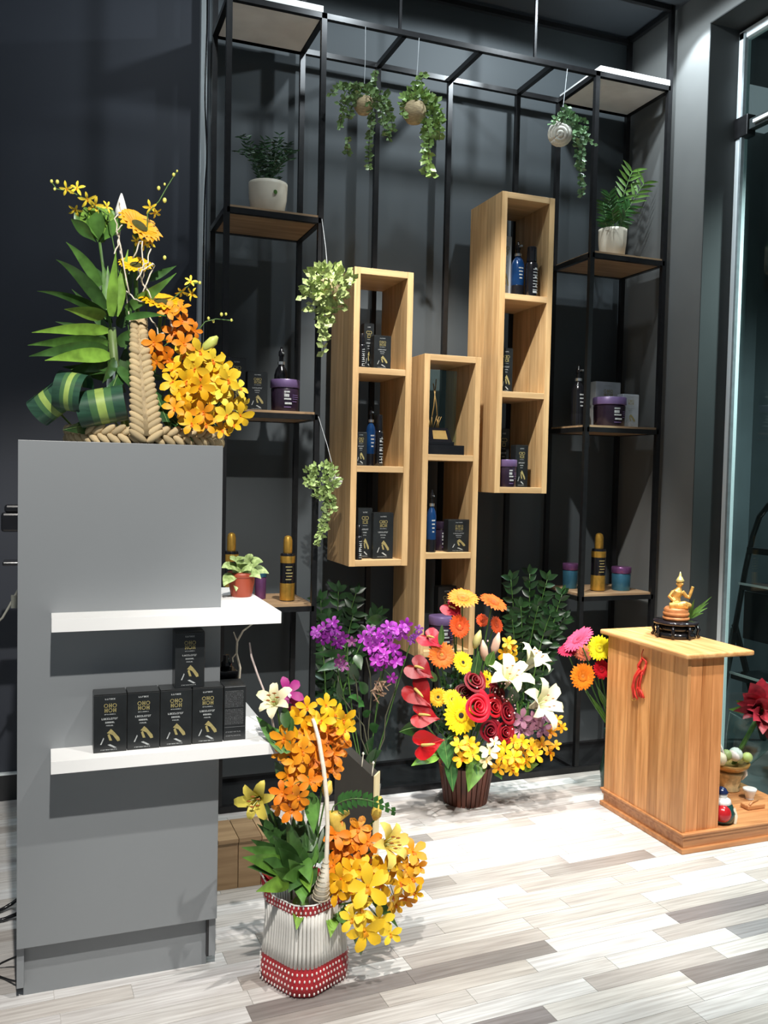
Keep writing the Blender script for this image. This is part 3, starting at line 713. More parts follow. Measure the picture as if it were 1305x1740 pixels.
LILP = mesh('petal', G().ribbon([(.04,0,0),(.10,0,.25),(.20,0,.50),(.42,0,.76),(.72,0,.88),(.92,0,.82),(1.0,0,.70)], [.05,.12,.19,.25,.21,.11,.01], (-.7,0,.7), .22), PETAL, True)
def lily(P, d, r, col, label, anchor, spread=1.0, group=None, name='lily'):
    """P is the throat of the trumpet"""
    t = thing(name, P, label, 'flower', group); q = quat(d, rnd.random()*6); P = Vector(P)
    for k in range(6):
        put('petal', LILP, t, (0,0,0), q @ Quaternion((0,0,1), k*PI/3+rnd.uniform(-.12,.12)) @ Quaternion((0,1,0), rnd.uniform(-.12,.1)), (r*spread*(1 if k % 2 else .9), r*(1 if k % 2 else .85), r*rnd.uniform(.9,1.05)), tuple(c*rnd.uniform(.93,1) for c in col))
    for k in range(5):
        a = k*2*PI/5; e = q @ (Vector((.22*math.cos(a), .22*math.sin(a), .95))*r)
        s = part('stamen', G().tube([P, P+e*.6, P+e], .0013, 5), pm('stamen_green', lin(206,214,150), .6), t, True)
        part('anther', G().tube([P+e-CR*.006, P+e, P+e+CR*.006], [.001,.0028,.001], 5), pm('anther_brown', lin(150,84,30), .8), s, True)
    stem_to(t, P, d, anchor); return t
def heart_g():
    g = G(); n = 28; v = [(0,.12,-.02)]; f = []
    for ring in (.35, .7, 1.0):
        for k in range(n):
            a = 2*PI*k/n; x = math.sin(a)**3*1.0*.86; y = (13*math.cos(a)-5*math.cos(2*a)-2*math.cos(3*a)-math.cos(4*a))/16
            z = .10*ring**2+.05*math.sin(7*a+ring*5)*ring+.06*abs(x)
            v.append((x*ring*.95, y*ring+.1*(1-ring), z))
    for k in range(n): f.append((0, 1+k, 1+(k+1) % n))
    for r_ in range(2):
        for k in range(n):
            a = 1+r_*n; f.append((a+k, a+n+k, a+n+(k+1) % n, a+(k+1) % n))
    return g.add(v, f)
HEART = mesh('spathe', heart_g(), WAXY, True)
SPAD = mesh('spadix', G().tube([(0,.30,.02),(0,.26,.14),(0,.05,.30),(0,-.22,.44),(0,-.38,.50)], [.05,.085,.085,.065,.02], 10), CENTRE, True)
def anthurium(P, d, r, col, label, anchor, spin=0, group=None):
    t = thing('anthurium', P, label, 'flower', group); q = quat(d, spin)
    put('spathe', HEART, t, (0,0,0), q, r, col); put('spadix', SPAD, t, (0,0,0), q, r, lin(240,205,110))
    stem_to(t, P, d, anchor, .0035, STEM); return t
def prof(n, w_, k=.75): return [max(.0006, w_*math.sin(PI*min(.985, .04+.96*(i/(n-1)))**k)) for i in range(n)]
def leaf(par, a, c, w_, mat=None, bow=0, nrm=None, name='leaf', n=9, k=.85, fold=.25, col=None, mid=None):
    """blade from a to c; bow lifts its middle; w_ half width"""
    a, c = Vector(a), Vector(c); nrm = nrm or (tocam((a+c)/2)+jit(.35))
    b = mid if mid is not None else (a+c)/2+Vector((0,0,1))*bow
    g = G().ribbon(bez(a, b, c, n), prof(n, w_, k), nrm, fold)
    v = rnd.uniform(.8,1.2)
    return part(name, g, mat or GLEAF, par, True, color=col or (v, v, v))
def leaf_thing(nm, a, c, w_, label, mat=None, bow=0, col=None, group=None, k=.7):
    t = thing(nm, a, label, 'leaf', group)
    leaf(t, a, c, w_, mat, bow, col=col, name='blade', k=k, n=10)
    a, c = Vector(a), Vector(c)
    part('midrib', G().tube([p+tocam(p)*.0006 for p in bez(a, (a+c)/2+Vector((0,0,bow)), c, 7)], [.0022,.002,.0017,.0014,.0011,.0008,.0004], 5), pm('leaf_rib', (.16,.28,.08), .5), t, True)
    return t
def vine(par, pts, leafr, step, mat, col=(1,1,1), pairs=True, sag=None, name='vine'):
    """stem with small leaves in pairs"""
    g = G(); pts = [Vector(p) for p in pts]; g.tube(pts, .0012, 4, 1)
    for i in range(len(pts)-1):
        a, b = pts[i], pts[i+1]; L_ = (b-a).length; n = max(1, int(L_/step))
        for j in range(n):
            p = a.lerp(b, (j+rnd.random())/n)
            for s in ((-1,1) if pairs else (rnd.choice((-1,1)),)):
                d = (CR*s*rnd.uniform(.4,1)+tocam(p)*rnd.uniform(-.3,.7)+Vector((0,0,rnd.uniform(-.7,.5)))).normalized(); r = leafr*rnd.uniform(.7,1.3)
                g.ribbon([p, p+d*r*.55, p+d*r*1.1], [r*.15, r*.42, r*.04], tocam(p)+jit(.6), .2)
    o = part(name, g, [mat, BROWNST], par, True, color=col); o['kind'] = 'stuff'; return o
def tuft(par, c, rx, ry, rz, n, leafr, mat, col=(1,1,1), name='foliage', up=.3):
    g = G(); c = Vector(c)
    for i in range(n):
        v = jit(1).normalized()*rnd.random()**.4; p = c+Vector((v.x*rx, v.y*ry, v.z*rz))
        d = (v+Vector((0,0,up))+jit(.5)).normalized(); r = leafr*rnd.uniform(.7,1.3)
        g.ribbon([p, p+d*r*.55, p+d*r*1.1], [r*.12, r*.42, r*.04], tocam(p)+jit(.7), .2)
    o = part(name, g, mat, par, True, color=col); o['kind'] = 'stuff'; return o

# ------------------------------------------------------------------ hanging planters
def hang(px, py, Y, rpx, label, top, potmat, vines, leafr, col, tufts, mat=None, kind='coir', up=None):
    c = at(px, py, Y=Y); r = rpx*Y/1420
    t = thing('hanging_planter', c-Vector((0,0,r)), label, 'planter', 'hanging planters with trailing vines')
    k = 8
    if kind == 'rope':
        g = G()
        ax = tocam(c)
        for i in range(9):                       # coiled rope ball
            a = PI*(i+.5)/9; rr = r*.95*math.sin(a); z = -r*.9*math.cos(a)
            e1 = ax.orthogonal().normalized(); e2 = ax.cross(e1)
            g.tube([c+ax*z+(e1*math.cos(b)+e2*math.sin(b))*rr for b in [2*PI*j/20 for j in range(21)]], r*.19, 6)
        part('pot', g, potmat, t, True)['kind'] = 'stuff'
    else:
        pr = [(r*.12,-r),(r*.55,-r*.86),(r*.9,-r*.4),(r,0),(r*.93,r*.4),(r*.80,r*.62),(r*.72,r*.60),(r*.70,r*.45)]
        part('pot', G().lathe(pr, c, 18), potmat, t, True)
    q = top if not callable(top) else top(c)
    part('wire', G().tube([q, Vector(q).lerp(c+Vector((0,0,r*.9)), .5)+Vector((.002,0,0)), c+Vector((0,0,r*.5))], .0016, 5), STRING, t)
    for pts in vines:
        vine(t, [at(x, y, Y=Y-.02+rnd.uniform(-.03,.03)) for x, y in pts], leafr*Y/1420, leafr*Y/1420*.62, mat or GLEAF, col)
    for x, y, rx, ry, n in tufts:
        p = at(x, y, Y=Y-.01); s = Y/1420; tuft(t, p, rx*s, rx*s*.8, ry*s, n, leafr*s, mat or GLEAF, col)
    return t
GCOL, YCOL, DCOL = (2.3,1.6,3.0), (1.5,1.25,1), (.8,.85,1.2)
hang(618, 178, YF-.03, 17, 'coconut fibre hanging planter with widest spreading vines under the top beam', (1.215,YF-.012,3.234), COIR,
     [[(618,155),(595,143),(572,150),(560,162)],[(610,158),(590,170),(580,195),(578,218)],[(605,160),(588,165),(575,178)],[(628,158),(650,165),(664,190),(668,225)],[(632,162),(655,180),(655,215),(662,238)],[(625,170),(632,200),(628,230),(626,262),(628,290)],[(630,155),(636,135),(638,118)],[(640,168),(650,200),(656,232)],[(618,150),(610,140),(600,150)],[(612,160),(596,185),(592,205)],[(592,232),(590,262)]],
     7, GCOL, [(618,158,22,10,60),(648,168,16,14,50),(590,155,18,9,40)])
hang(704, 190, YF-.03, 21, 'coconut fibre hanging planter with bright leafy vines, right of its twin', (1.455,YF-.012,3.234), COIR,
     [[(715,170),(735,190),(735,220),(728,250),(730,280),(735,303)],[(718,175),(745,190),(748,225),(746,240)],[(712,180),(724,215),(722,250),(722,275)],[(700,168),(686,175),(684,200)],[(708,160),(716,140),(720,122)],[(725,170),(742,180),(750,205)],[(715,160),(705,142),(712,128)],[(722,200),(730,232),(726,262),(722,300)]],
     9, (3.2,2.2,3.2), [(712,168,26,14,80),(734,190,15,28,80),(695,172,14,10,30)])
hang(952, 227, YF-.05, 20, 'white coiled rope ball planter with long trailing vine at the right', (2.18,YF-.012,3.234), ROPEW,
     [[(962,205),(982,215),(990,245),(988,275),(986,305),(990,334)],[(965,210),(990,225),(1000,240),(1010,246)],[(960,208),(978,232),(982,262),(985,290)],[(958,200),(945,200),(936,212)],[(968,205),(985,200),(998,206)],[(966,212),(985,230),(990,260),(984,285)],[(955,205),(958,190),(965,182)]],
     8, (2.0,1.6,4.0), [(962,203,22,11,70),(984,225,12,18,60)], kind='rope')
hang(558, 490, YF-.10, 20, 'dense pale leaved hanging planter at the top left of the cabinets', (1.043,YF-.013,2.43), COIR,
     [[(560,500),(552,525),(550,550),(548,575),(550,598)],[(552,505),(545,530),(545,555),(552,580)],[(545,495),(525,500),(512,505)],[(540,500),(530,515),(522,530)],[(570,495),(585,505),(580,525)],[(575,490),(598,478),(604,470)],[(560,500),(565,530),(556,560)]],
     10, (.95,1,.8), [(558,474,40,20,150),(556,500,30,16,90),(535,490,20,14,50)], mat=PALEG)
hang(570, 818, YF-.10, 12, 'pale green hanging planter low left beside the left cabinet', (1.043,YF-.013,1.625), pm('pale_pot', lin(190,190,176), .7), 
     [[(552,835),(552,865),(548,890),(540,910),(538,930)],[(556,835),(562,850),(566,868)],[(545,830),(535,840)],[(555,840),(556,870),(552,900),(545,915)],[(540,820),(522,828)]],
     7, (.62,.74,.52), [(548,812,30,24,190),(552,838,16,12,60)], mat=PALEG)

# ------------------------------------------------------------------ potted plants on shelves
def pot(name, x, y, z, r, h, mat, label, cat='potted plant', waist=.86, soil=True):
    t = thing(name, (x,y,z), label, cat)
    part('pot', G().lathe([(r*waist*.94,0),(r*waist,.004),(r*.97,h*.55),(r,h*.9),(r*1.0,h),(r*.92,h),(r*.90,h*.88)], (x,y,z), 28), mat, t, True)
    if soil: part('soil', G().lathe([(r*.9,h*.84),(r*.9,h*.87),(r*.2,h*.9)], (x,y,z), 20), SOIL, t, True)
    return t
p = at(455, 352, Y=3.70); s = 3.7/1420
t = pot('potted_fern', p.x, 3.70, SZ[0], 31*s, at(455,313,Y=3.70).z-SZ[0], CREAM, 'cream pot of dark spiky fern on the left tower top shelf', waist=.80)
part('leaf_decal', G().lathe([(.009,0),(.009,.0006),(.002,.001)], at(468,326,Y=3.70-31*s-.001), 10, 0, Vector((.3,-1,0))), GLEAF, t)
for i in range(26):
    tx = 405+100*i/25+rnd.uniform(-8,8); ty = 238+rnd.uniform(-14,36)+abs(tx-452)*.18
    a = Vector((p.x+rnd.uniform(-.03,.03), 3.70+rnd.uniform(-.03,.03), SZ[0]+.095)); c = at(tx, ty, Y=3.70+rnd.uniform(-.09,.1))
    g = G(); pts = bez(a, a.lerp(c,.5)+Vector((0,0,.07)), c, 10); g.tube(pts, .0012, 4)
    for q in pts[2:]:
        for sd in (-1,1):
            d = (CR*sd+jit(.5)+Vector((0,0,.35))).normalized()*.027; g.ribbon([q, q+d*.5, q+d], [.0012,.0035,.0004], tocam(q)+jit(.5), .1)
    part('frond', g, DLEAF, t, True, color=(rnd.uniform(.6,1.1),)*3)['kind'] = 'stuff'
p = at(1040, 430, Y=3.68)
t = pot('potted_palm', p.x, 3.68, SZ[0], 26*s, at(1040,391,Y=3.68).z-SZ[0], CREAM, 'white ribbed pot with a small palm on the right tower top shelf', waist=.84)
for (tx, ty, n, b) in ((1074,292,7,.05),(1094,312,7,.02),(1035,330,6,.06),(1025,345,6,.04),(1062,372,5,.04),(1028,375,5,.03),(1050,340,6,.05),(1040,360,5,.04),(1070,352,6,.04)):
    a = Vector((p.x+rnd.uniform(-.02,.02), 3.68+rnd.uniform(-.02,.02), SZ[0]+.09)); c = at(tx, ty, Y=3.66+rnd.uniform(-.08,.06)); pts = bez(a, a.lerp(c,.5)+Vector((-.01,0,b)), c, 12)
    bright = tx in (1074, 1094)
    fr = part('frond', G().tube(pts, .0016, 5), STEM, t, True)
    for q in pts[5:]:
        dr = (pts[-1]-pts[-4]).normalized()
        for sd in (-1,1):
            side = dr.cross(tocam(q)).normalized()*sd; d = (side+dr*.75+jit(.12)).normalized()*(.075 if bright else .05); e = q+d
            part('leaflet', G().ribbon(bez(q, q+d*.5+Vector((0,0,.008)), e, 5), prof(5, .0075 if bright else .006), tocam(q)+jit(.3), .25), GLEAF if bright else DLEAF, fr, True, color=(1.3,1.2,1) if bright else (2,2,1.6))
p = at(410, 1013, Z=SHU)
t = pot('potted_fittonia', p.x, p.y, SHU, .0395, .073, TERRA, 'small terracotta pot of cream veined leaves on the upper white shelf', waist=.80)
part('rim', G().lathe([(.0395,.058),(.042,.060),(.042,.073),(.0375,.073)], p, 28), TERRA, t, True)
for (x, y, w_, dz) in ((392,962,9,0),(385,985,9,-.02),(405,975,10,-.03),(420,965,9,.0),(438,952,9,.01),(447,968,8,0),(410,950,10,.02),(395,948,9,.02),(425,948,9,.02),(383,960,8,0),(415,985,9,-.03),(435,975,8,-.01),(402,990,8,-.04)):
    a = p+Vector((rnd.uniform(-.012,.012), rnd.uniform(-.012,.012), .073)); c = at(x, y, Y=p.y-.03+rnd.uniform(-.02,.03)); d = (c-a).normalized()
    tip = c+d*.016+Vector((0,-.008,-.012)); 
    leaf(t, a.lerp(c,.3), tip, w_*1.15*p.y/1420, PALEG, .022, n=8, k=.95, fold=-.2, nrm=tocam(c)+Vector((0,0,.7)), col=(.85,.95,.8))

# zz plants inside the rack
def zz(x, y, label, fronds):
    t = thing('zz_plant', (x,y,.012), label, 'potted plant')
    part('pot', G().lathe([(.075,0),(.08,.004),(.10,.17),(.105,.18),(.095,.18),(.09,.165)], (x,y,.012), 24), BLACKP, t, True)
    part('soil', G().lathe([(.092,.155),(.092,.16),(.02,.165)], (x,y,.012), 18), SOIL, t, True)
    for tx, ty, Y in fronds:
        a = Vector((x+rnd.uniform(-.04,.04), y+rnd.uniform(-.04,.04), .165)); c = at(tx, ty, Y=Y); pts = bez(a, a.lerp(c,.45)+Vector((0,0,.16)), c, 16)
        fr = part('frond', G().tube(pts, [.006-.0003*i for i in range(16)], 6), STEM, t, True)
        for i, q in enumerate(pts[4:]):
            dr = (pts[-1]-pts[-5]).normalized()
            for sd in (-1,1):
                side = dr.cross(tocam(q)).normalized()*sd; d = (side+dr*.7+jit(.45)).normalized()*rnd.uniform(.045,.07)
                leaf(fr, q, q+d, .014, DLEAF, .006, n=6, k=.8, col=(rnd.uniform(.4,1.0),)*3)
        leaf(fr, pts[-1], pts[-1]+(pts[-1]-pts[-3]).normalized()*.05, .012, DLEAF, n=6, col=(1.2,)*3)
zz(2.16, 3.72, 'glossy dark green plant rising behind the mixed bouquet', ((868,985,3.72),(900,975,3.75),(930,985,3.70),(955,1010,3.66),(935,1045,3.62),(915,1030,3.66),(885,1030,3.68),(960,1050,3.68),(870,1050,3.70)))
zz(1.17, 3.73, 'glossy dark green plant in shade behind the purple orchids', ((545,1020,3.72),(575,1005,3.74),(605,1008,3.70),(640,1045,3.68),(560,1050,3.66),(600,1045,3.68),(545,1070,3.70)))
# ------------------------------------------------------------------ shared arrangement helpers
def C4(x, y): return (30+x/3.2625, 280+y/3.2625)
def C5(x, y): return (380+x/3.0, 1140+y/3.0)
def C3(x, y): return (660+x/3.838, 960+y/3.838)
def CD(x, y): return (500+x/4.58, 960+y/4.58)
def spray(label, pts, anchor, conv, Y, rpx, cols, jY=.05, group=None, lip=None, name='orchid_spray', base=None, petn=False, sc=3.2625):
    """a cut spray: one stem with short stalks to each floret"""
    base = Vector(anchor); t = thing(name, base, label, 'flower', group)
    P = [at(*conv(x, y), Y=Y+rnd.uniform(-jY, jY)) for x, y, *_ in pts]
    order = sorted(P, key=lambda p: p.z)
    mid = sum(P, Vector())/len(P)+Vector((0,.04,0)); top = order[-1]+Vector((0,.03,0))
    g = G(); axis = bez(base, mid, top, 9); g.tube(axis, .0028, 6)
    for i, p in enumerate(P):
        q = min(axis, key=lambda a: (a-p).length)
        g.tube(bez(q, (q+p)/2+Vector((0,0,.012)), p, 4), .0012, 4)
    part('stem', g, STEM, t, True)['kind'] = 'stuff'
    for i, p in enumerate(P):
        r = 1.16*(pts[i][2] if len(pts[i]) > 2 else rpx)/sc*Y/1420
        d = (tocam(p)+jit(.55)+(p-mid).normalized()*.5+Vector((0,0,.15))).normalized()
        c0, c1 = cols; u = rnd.random(); col = tuple(lerp(c0[k], c1[k], u) for k in range(3))
        orchid(t, p, d, r, col, lip, petn=petn)
    return t
def strandmesh(): return mesh('strand', G().ball((0,0,0), 1, 8, 6), JUTE, True)
STRAND = strandmesh()
def strand(par, p, axis, ln, th):
    o = put('strand', STRAND, par, Vector(p)-origin(par), quat(axis), (th, th, ln), (rnd.uniform(.72,1.08),)*3); return o

# ------------------------------------------------------------------ A: basket on the grey column
bc = Vector((.262, 2.64, CZT)); RX, RY = .215, .175
ba = thing('flower_basket', bc, 'braided seagrass basket with tall handle on top of the grey column', 'basket')
body = part('body', G().lathe([(.80,0),(.86,.004),(.96,.03),(.94,.045),(.85,.03)], bc, 36, sx=RX, sy=RY), JUTE, ba, True, color=(.7,.7,.7))
rim = part('rim', G().tube([bc+Vector((RX*.95*math.cos(a), RY*.95*math.sin(a), .032)) for a in [2*PI*i/40 for i in range(41)]], .012, 8), JUTE, ba, True, color=(.7,.68,.66))
for row, z in ((0,.012),(1,.036)):
    for i in range(46):
        a = 2*PI*(i+.5*row)/46; p = bc+Vector((RX*math.cos(a), RY*math.sin(a), z)); tg = Vector((-RX*math.sin(a), RY*math.cos(a), .05*(1 if row else -1))).normalized()
        strand(rim, p, (tg+Vector((0,0,.45*(1 if row else -1)))).normalized(), .022, .010)
hp = [at(248,742,Y=2.462), at(245,700,Y=2.47), at(241,650,Y=2.485), at(237,600,Y=2.505), at(235,560,Y=2.545), at(236,541,Y=2.60), at(238,540,Y=2.67), at(240,560,Y=2.74), at(243,620,Y=2.79), at(246,690,Y=2.815), at(248,742,Y=2.82)]
hw = [26,23,19,16,12.5,11,11,11,12,14,15]
hd = part('handle', G().tube(hp, [w_*.55*2.5/1510 for w_ in hw], 8), JUTE, ba, True, color=(.6,.58,.55))
acc = 0; seg = []
for i in range(len(hp)-1):
    n = max(2, int((hp[i+1]-hp[i]).length/.0155))
    for j in range(n): seg.append((hp[i].lerp(hp[i+1], j/n), lerp(hw[i], hw[i+1], j/n), (hp[i+1]-hp[i]).normalized()))
for p, w_, tg in seg:
    hwm = w_*2.5/1510; fr_ = Vector((1,0,0)).cross(tg).normalized()
    if fr_.y > 0 and tg.z > 0: fr_ = -fr_
    for sd in (-1, 1):
        ax = (Vector((sd,0,0))*.85+tg*.62).normalized()
        strand(hd, p+Vector((sd*hwm*.52,0,0))+fr_*hwm*.35, ax, hwm*.64, .0105)
AN = bc+Vector((0,0,.03))
# dracaena stalk with its crown of long leaves
dcx = at(*C4(520,900), Y=2.60)
dr_ = thing('dracaena_stalk', AN+Vector((-.05,0,0)), 'leafy green dracaena stalk with long pointed leaves in the column basket', 'plant')
part('stalk', G().tube([AN+Vector((-.05,0,0)), at(*C4(545,1200),Y=2.62), dcx], .012, 10), pm('dracaena_stalk_green', (.10,.16,.04), .5, 0, .3, 30, (1,1,.2)), dr_, True)
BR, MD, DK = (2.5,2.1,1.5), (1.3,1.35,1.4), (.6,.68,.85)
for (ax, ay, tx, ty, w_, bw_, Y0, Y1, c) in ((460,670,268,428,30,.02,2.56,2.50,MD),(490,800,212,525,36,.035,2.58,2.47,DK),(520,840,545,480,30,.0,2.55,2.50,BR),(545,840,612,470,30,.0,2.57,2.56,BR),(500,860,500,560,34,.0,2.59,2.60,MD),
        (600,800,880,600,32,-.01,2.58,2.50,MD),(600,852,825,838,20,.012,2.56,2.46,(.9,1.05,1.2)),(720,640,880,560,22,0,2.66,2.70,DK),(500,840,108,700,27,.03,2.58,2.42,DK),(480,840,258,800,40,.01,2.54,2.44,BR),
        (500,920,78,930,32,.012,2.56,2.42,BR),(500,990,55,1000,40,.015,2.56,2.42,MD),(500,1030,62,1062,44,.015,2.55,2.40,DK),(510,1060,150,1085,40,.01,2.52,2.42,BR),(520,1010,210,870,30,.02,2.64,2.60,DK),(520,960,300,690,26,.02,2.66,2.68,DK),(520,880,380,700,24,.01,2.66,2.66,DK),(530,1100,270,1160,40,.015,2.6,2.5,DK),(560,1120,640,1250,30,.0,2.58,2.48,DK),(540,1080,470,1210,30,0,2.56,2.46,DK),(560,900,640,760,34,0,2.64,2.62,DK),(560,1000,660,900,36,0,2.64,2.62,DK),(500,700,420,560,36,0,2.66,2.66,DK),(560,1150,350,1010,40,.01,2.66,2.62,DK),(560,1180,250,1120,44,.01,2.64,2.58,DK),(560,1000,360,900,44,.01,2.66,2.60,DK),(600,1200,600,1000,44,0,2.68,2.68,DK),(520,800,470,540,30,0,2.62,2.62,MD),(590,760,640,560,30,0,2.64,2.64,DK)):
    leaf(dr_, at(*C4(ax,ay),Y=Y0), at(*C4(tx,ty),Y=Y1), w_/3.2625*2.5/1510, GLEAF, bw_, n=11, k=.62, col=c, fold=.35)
# fan of folded palm blades
fp = at(*C4(455,430), Y=2.63)
fn = thing('folded_palm_leaf', AN+Vector((-.06,.03,0)), 'bright folded palm leaf standing at the top left of the column basket', 'plant')
part('stalk', G().tube([AN+Vector((-.06,.03,0)), at(*C4(490,700),Y=2.65), fp], .004, 6), STEM, fn, True)
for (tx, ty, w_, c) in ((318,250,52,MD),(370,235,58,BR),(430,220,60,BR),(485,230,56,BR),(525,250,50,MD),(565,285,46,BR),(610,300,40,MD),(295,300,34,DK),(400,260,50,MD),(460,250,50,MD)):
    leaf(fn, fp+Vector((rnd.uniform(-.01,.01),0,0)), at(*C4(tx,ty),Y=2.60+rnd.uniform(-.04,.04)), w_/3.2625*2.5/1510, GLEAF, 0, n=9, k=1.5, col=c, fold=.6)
# rolled striped leaves
STR = pm('leaf_stripe', (.30,.42,.10), .4, 0, .15, 30)
def leafroll(name, c, axis, up, r, wd, a0, a1, label, col):
    """broad leaf bent back into a loop; axis runs across its width"""
    t = thing(name, c, label, 'leaf', 'rolled striped leaves'); axis = Vector(axis).normalized(); up = Vector(up); up = (up-axis*up.dot(axis)).normalized(); sd = axis.cross(up)
    n = 16; g = G(); v = []; f = []; cols_ = (-.5,-.22,-.07,.11,.26,.5); mi = []
    for i in range(n+1):
        u = i/n; a = lerp(a0, a1, u); rr = r*(1-.25*u); tw = wd*(1-.10*u)
        for q in cols_: v.append(c+axis*q*tw+(up*math.cos(a)+sd*math.sin(a))*rr)
    for i in range(n):
        for k in range(5): g.f.append((i*6+k, (i+1)*6+k, (i+1)*6+k+1, i*6+k+1)); g.m.append((0,2,1,2,0)[k])
    g.v = [tuple(q) for q in v]
    part('blade', g, [pm('blue_green_leaf', (.026,.075,.046), .28, 0, .25, 14, (1,1,6)), STR, pm('mid_green_leaf', (.065,.155,.060), .3, 0, .2, 14)], t, True)
    part('petiole', G().tube([c+up*r*.7, c+up*r*.2+Vector((.02,.04,-.02)), Vector((c.x+.05, 2.62, CZT+.05))], .003, 5), STEM, t, True)
rr_ = 2.5/1510/3.2625
leafroll('rolled_leaf', at(*C4(470,1350),Y=2.50), (1,-.15,.22), (0,-.3,1), 112*rr_, 262*rr_, -1.2, 2.9, 'rolled striped leaf nearest the handle of the column basket', None)
leafroll('rolled_leaf', at(*C4(300,1270),Y=2.49), (.6,-.2,-.10), (-.5,-.3,1), 120*rr_, 150*rr_, -1.6, 2.6, 'rolled striped leaf standing left of the wide rolled leaf', None)
leafroll('rolled_leaf', at(*C4(190,1330),Y=2.53), (.75,-.3,.62), (-.6,-.2,.8), 95*rr_, 190*rr_, -1.4, 2.8, 'rolled dark leaf at the far left of the column basket', None)
for (ax,ay,tx,ty,w_,lb) in ((480,1420,250,1470,50,'dark broad leaf lying over the left rim of the column basket'),(560,1150,500,1300,44,'dark broad leaf behind the rolled striped leaves'),(780,1330,980,1540,30,'narrow dark leaf hanging over the right rim of the column basket'),(760,1250,860,1500,36,'dark leaf tucked behind the braided handle'),(740,1160,820,1180,30,'short green leaf right of the braided handle')):
    leaf_thing('broad_leaf', at(*C4(ax,ay),Y=2.56), at(*C4(tx,ty),Y=2.47), w_*rr_, lb, DLEAF, .0, col=(1.5,)*3)
sunflower(at(*C4(672,345),Y=2.56), (.40,-.62,.62), 132*rr_, 'topmost sunflower in the column basket, facing up right', AN, lin(246,172,20))
sunflower(at(*C4(655,560),Y=2.56), (-.05,-.6,.75), 92*rr_, 'small yellow sunflower halfway up the column basket', AN, YE)
sunflower(at(*C4(800,768),Y=2.55), (.05,-.5,.85), 122*rr_, 'sunflower seen edge on above the orange orchids', AN, lin(250,190,16))
spray('orange orchid spray beside the handle of the column basket', [(830,810,50),(905,800,50),(910,870),(870,930),(920,990),(800,1020,52),(755,985),(835,1080),(980,920,38),(770,1090,46)], AN+Vector((.06,0,0)), C4, 2.52, 56, (OR, DO), .03)
spray('yellow orchid spray at the top of the right side mass, column basket', [(930,1060),(1010,1035),(1080,1085),(900,1135),(985,1130),(1060,1150),(1130,1115),(1040,1100),(1150,1170)], AN+Vector((.10,0,0)), C4, 2.52, 62, (YE, LY), .04)
spray('deep yellow orchid spray filling the middle of the column basket right side', [(860,1205),(935,1200),(1015,1225),(1095,1210),(885,1285),(960,1290),(1045,1300),(860,1140,50),(1000,1180),(920,1250)], AN+Vector((.10,-.02,0)), C4, 2.48, 62, (lin(248,172,24), YE), .03)
spray('yellow orchid spray reaching furthest right over the column edge', [(1170,1195),(1220,1240),(1120,1285),(1185,1315),(1232,1390),(1160,1390),(1200,1440,50),(1100,1370),(1130,1240),(1240,1330,46)], AN+Vector((.12,0,0)), C4, 2.50, 62, (YE, LY), .04)
spray('orange yellow orchid spray hanging lowest over the basket rim', [(870,1350,52),(950,1370),(1030,1370),(965,1435),(1045,1440),(1130,1470,50),(1000,1310)], AN+Vector((.10,-.03,0)), C4, 2.47, 58, (OR, YE), .03)
def sprig(label, path, fl_, Y, r, anchor, conv=C4, col=LY):
    pts = [at(*conv(x,y), Y=Y) for x, y in path]; t = thing('oncidium_sprig', Vector(anchor), label, 'flower')
    part('stem', G().tube(bez(Vector(anchor), (Vector(anchor)+pts[0])/2+Vector((0,.02,.05)), pts[0], 6)+pts[1:], .0016, 5), STEM, t, True)
    for x, y, s_ in fl_:
        p = at(*conv(x,y), Y=Y+rnd.uniform(-.02,.01))
        if s_ > 14: orchid(t, p, (tocam(p)+jit(.6)).normalized(), s_*r*1.55, col, lin(220,150,30), petn=True)
        else: part('bud', G().ball(p, s_*r*.8, 8, 5, sz=1.3), pm('yellow_bud', lin(226,222,110), .5), t, True)
sprig('thin yellow oncidium sprig pointing up left from the column basket', [(500,280),(380,195),(300,150),(215,135),(188,95)], [(188,92,10),(220,95,12),(205,135,9),(272,132,26),(330,130,28),(385,190,32),(320,245,26),(432,222,34),(495,235,22)], 2.58, rr_, AN)
sprig('thin yellow oncidium sprig pointing up right from the column basket', [(720,270),(785,200),(830,120),(868,60),(885,35)], [(735,235,28),(760,262,24),(815,197,14),(782,130,12),(815,108,8),(865,55,11),(884,35,7),(700,430,30),(735,425,26),(660,420,22)], 2.55, rr_, AN)
sprig('short yellow oncidium sprig right of the edge on sunflower', [(840,760),(905,705),(960,660),(1015,655)], [(905,702,26),(968,715,28),(960,648,26),(1010,655,10),(815,515,12)], 2.56, rr_, AN)
sprig('tiny budded twig reaching right in front of the rack post', [(1000,920),(1040,870),(1100,855),(1195,865)], [(1058,852,10),(1085,868,10),(1130,830,11),(1155,828,9),(1185,862,9)], 2.55, rr_, AN)
sprig('green lily bud stem standing over the yellow orchids, column basket', [(1000,1150),(1015,1040),(1045,1000)], [(995,985,16)], 2.52, rr_, AN)
lb = thing('lily_bud', at(*C4(1020,1035),Y=2.50), 'pale green lily bud at the right of the column basket', 'flower')
part('bud', G().tube([at(*C4(1020,1040),Y=2.50), at(*C4(1045,1010),Y=2.49), at(*C4(1085,975),Y=2.48), at(*C4(1108,952),Y=2.475)], [.004,.013,.014,.004], 8), pm('lily_bud_green', lin(206,214,110), .45, 0, .15, 40), lb, True)
part('stem', G().tube([at(*C4(1020,1040),Y=2.50), at(*C4(980,1120),Y=2.55), AN], .002, 5), STEM, lb, True)
ct_ = thing('curly_twig', AN, 'pale curly twigs standing behind the sunflowers in the column basket', 'twig')
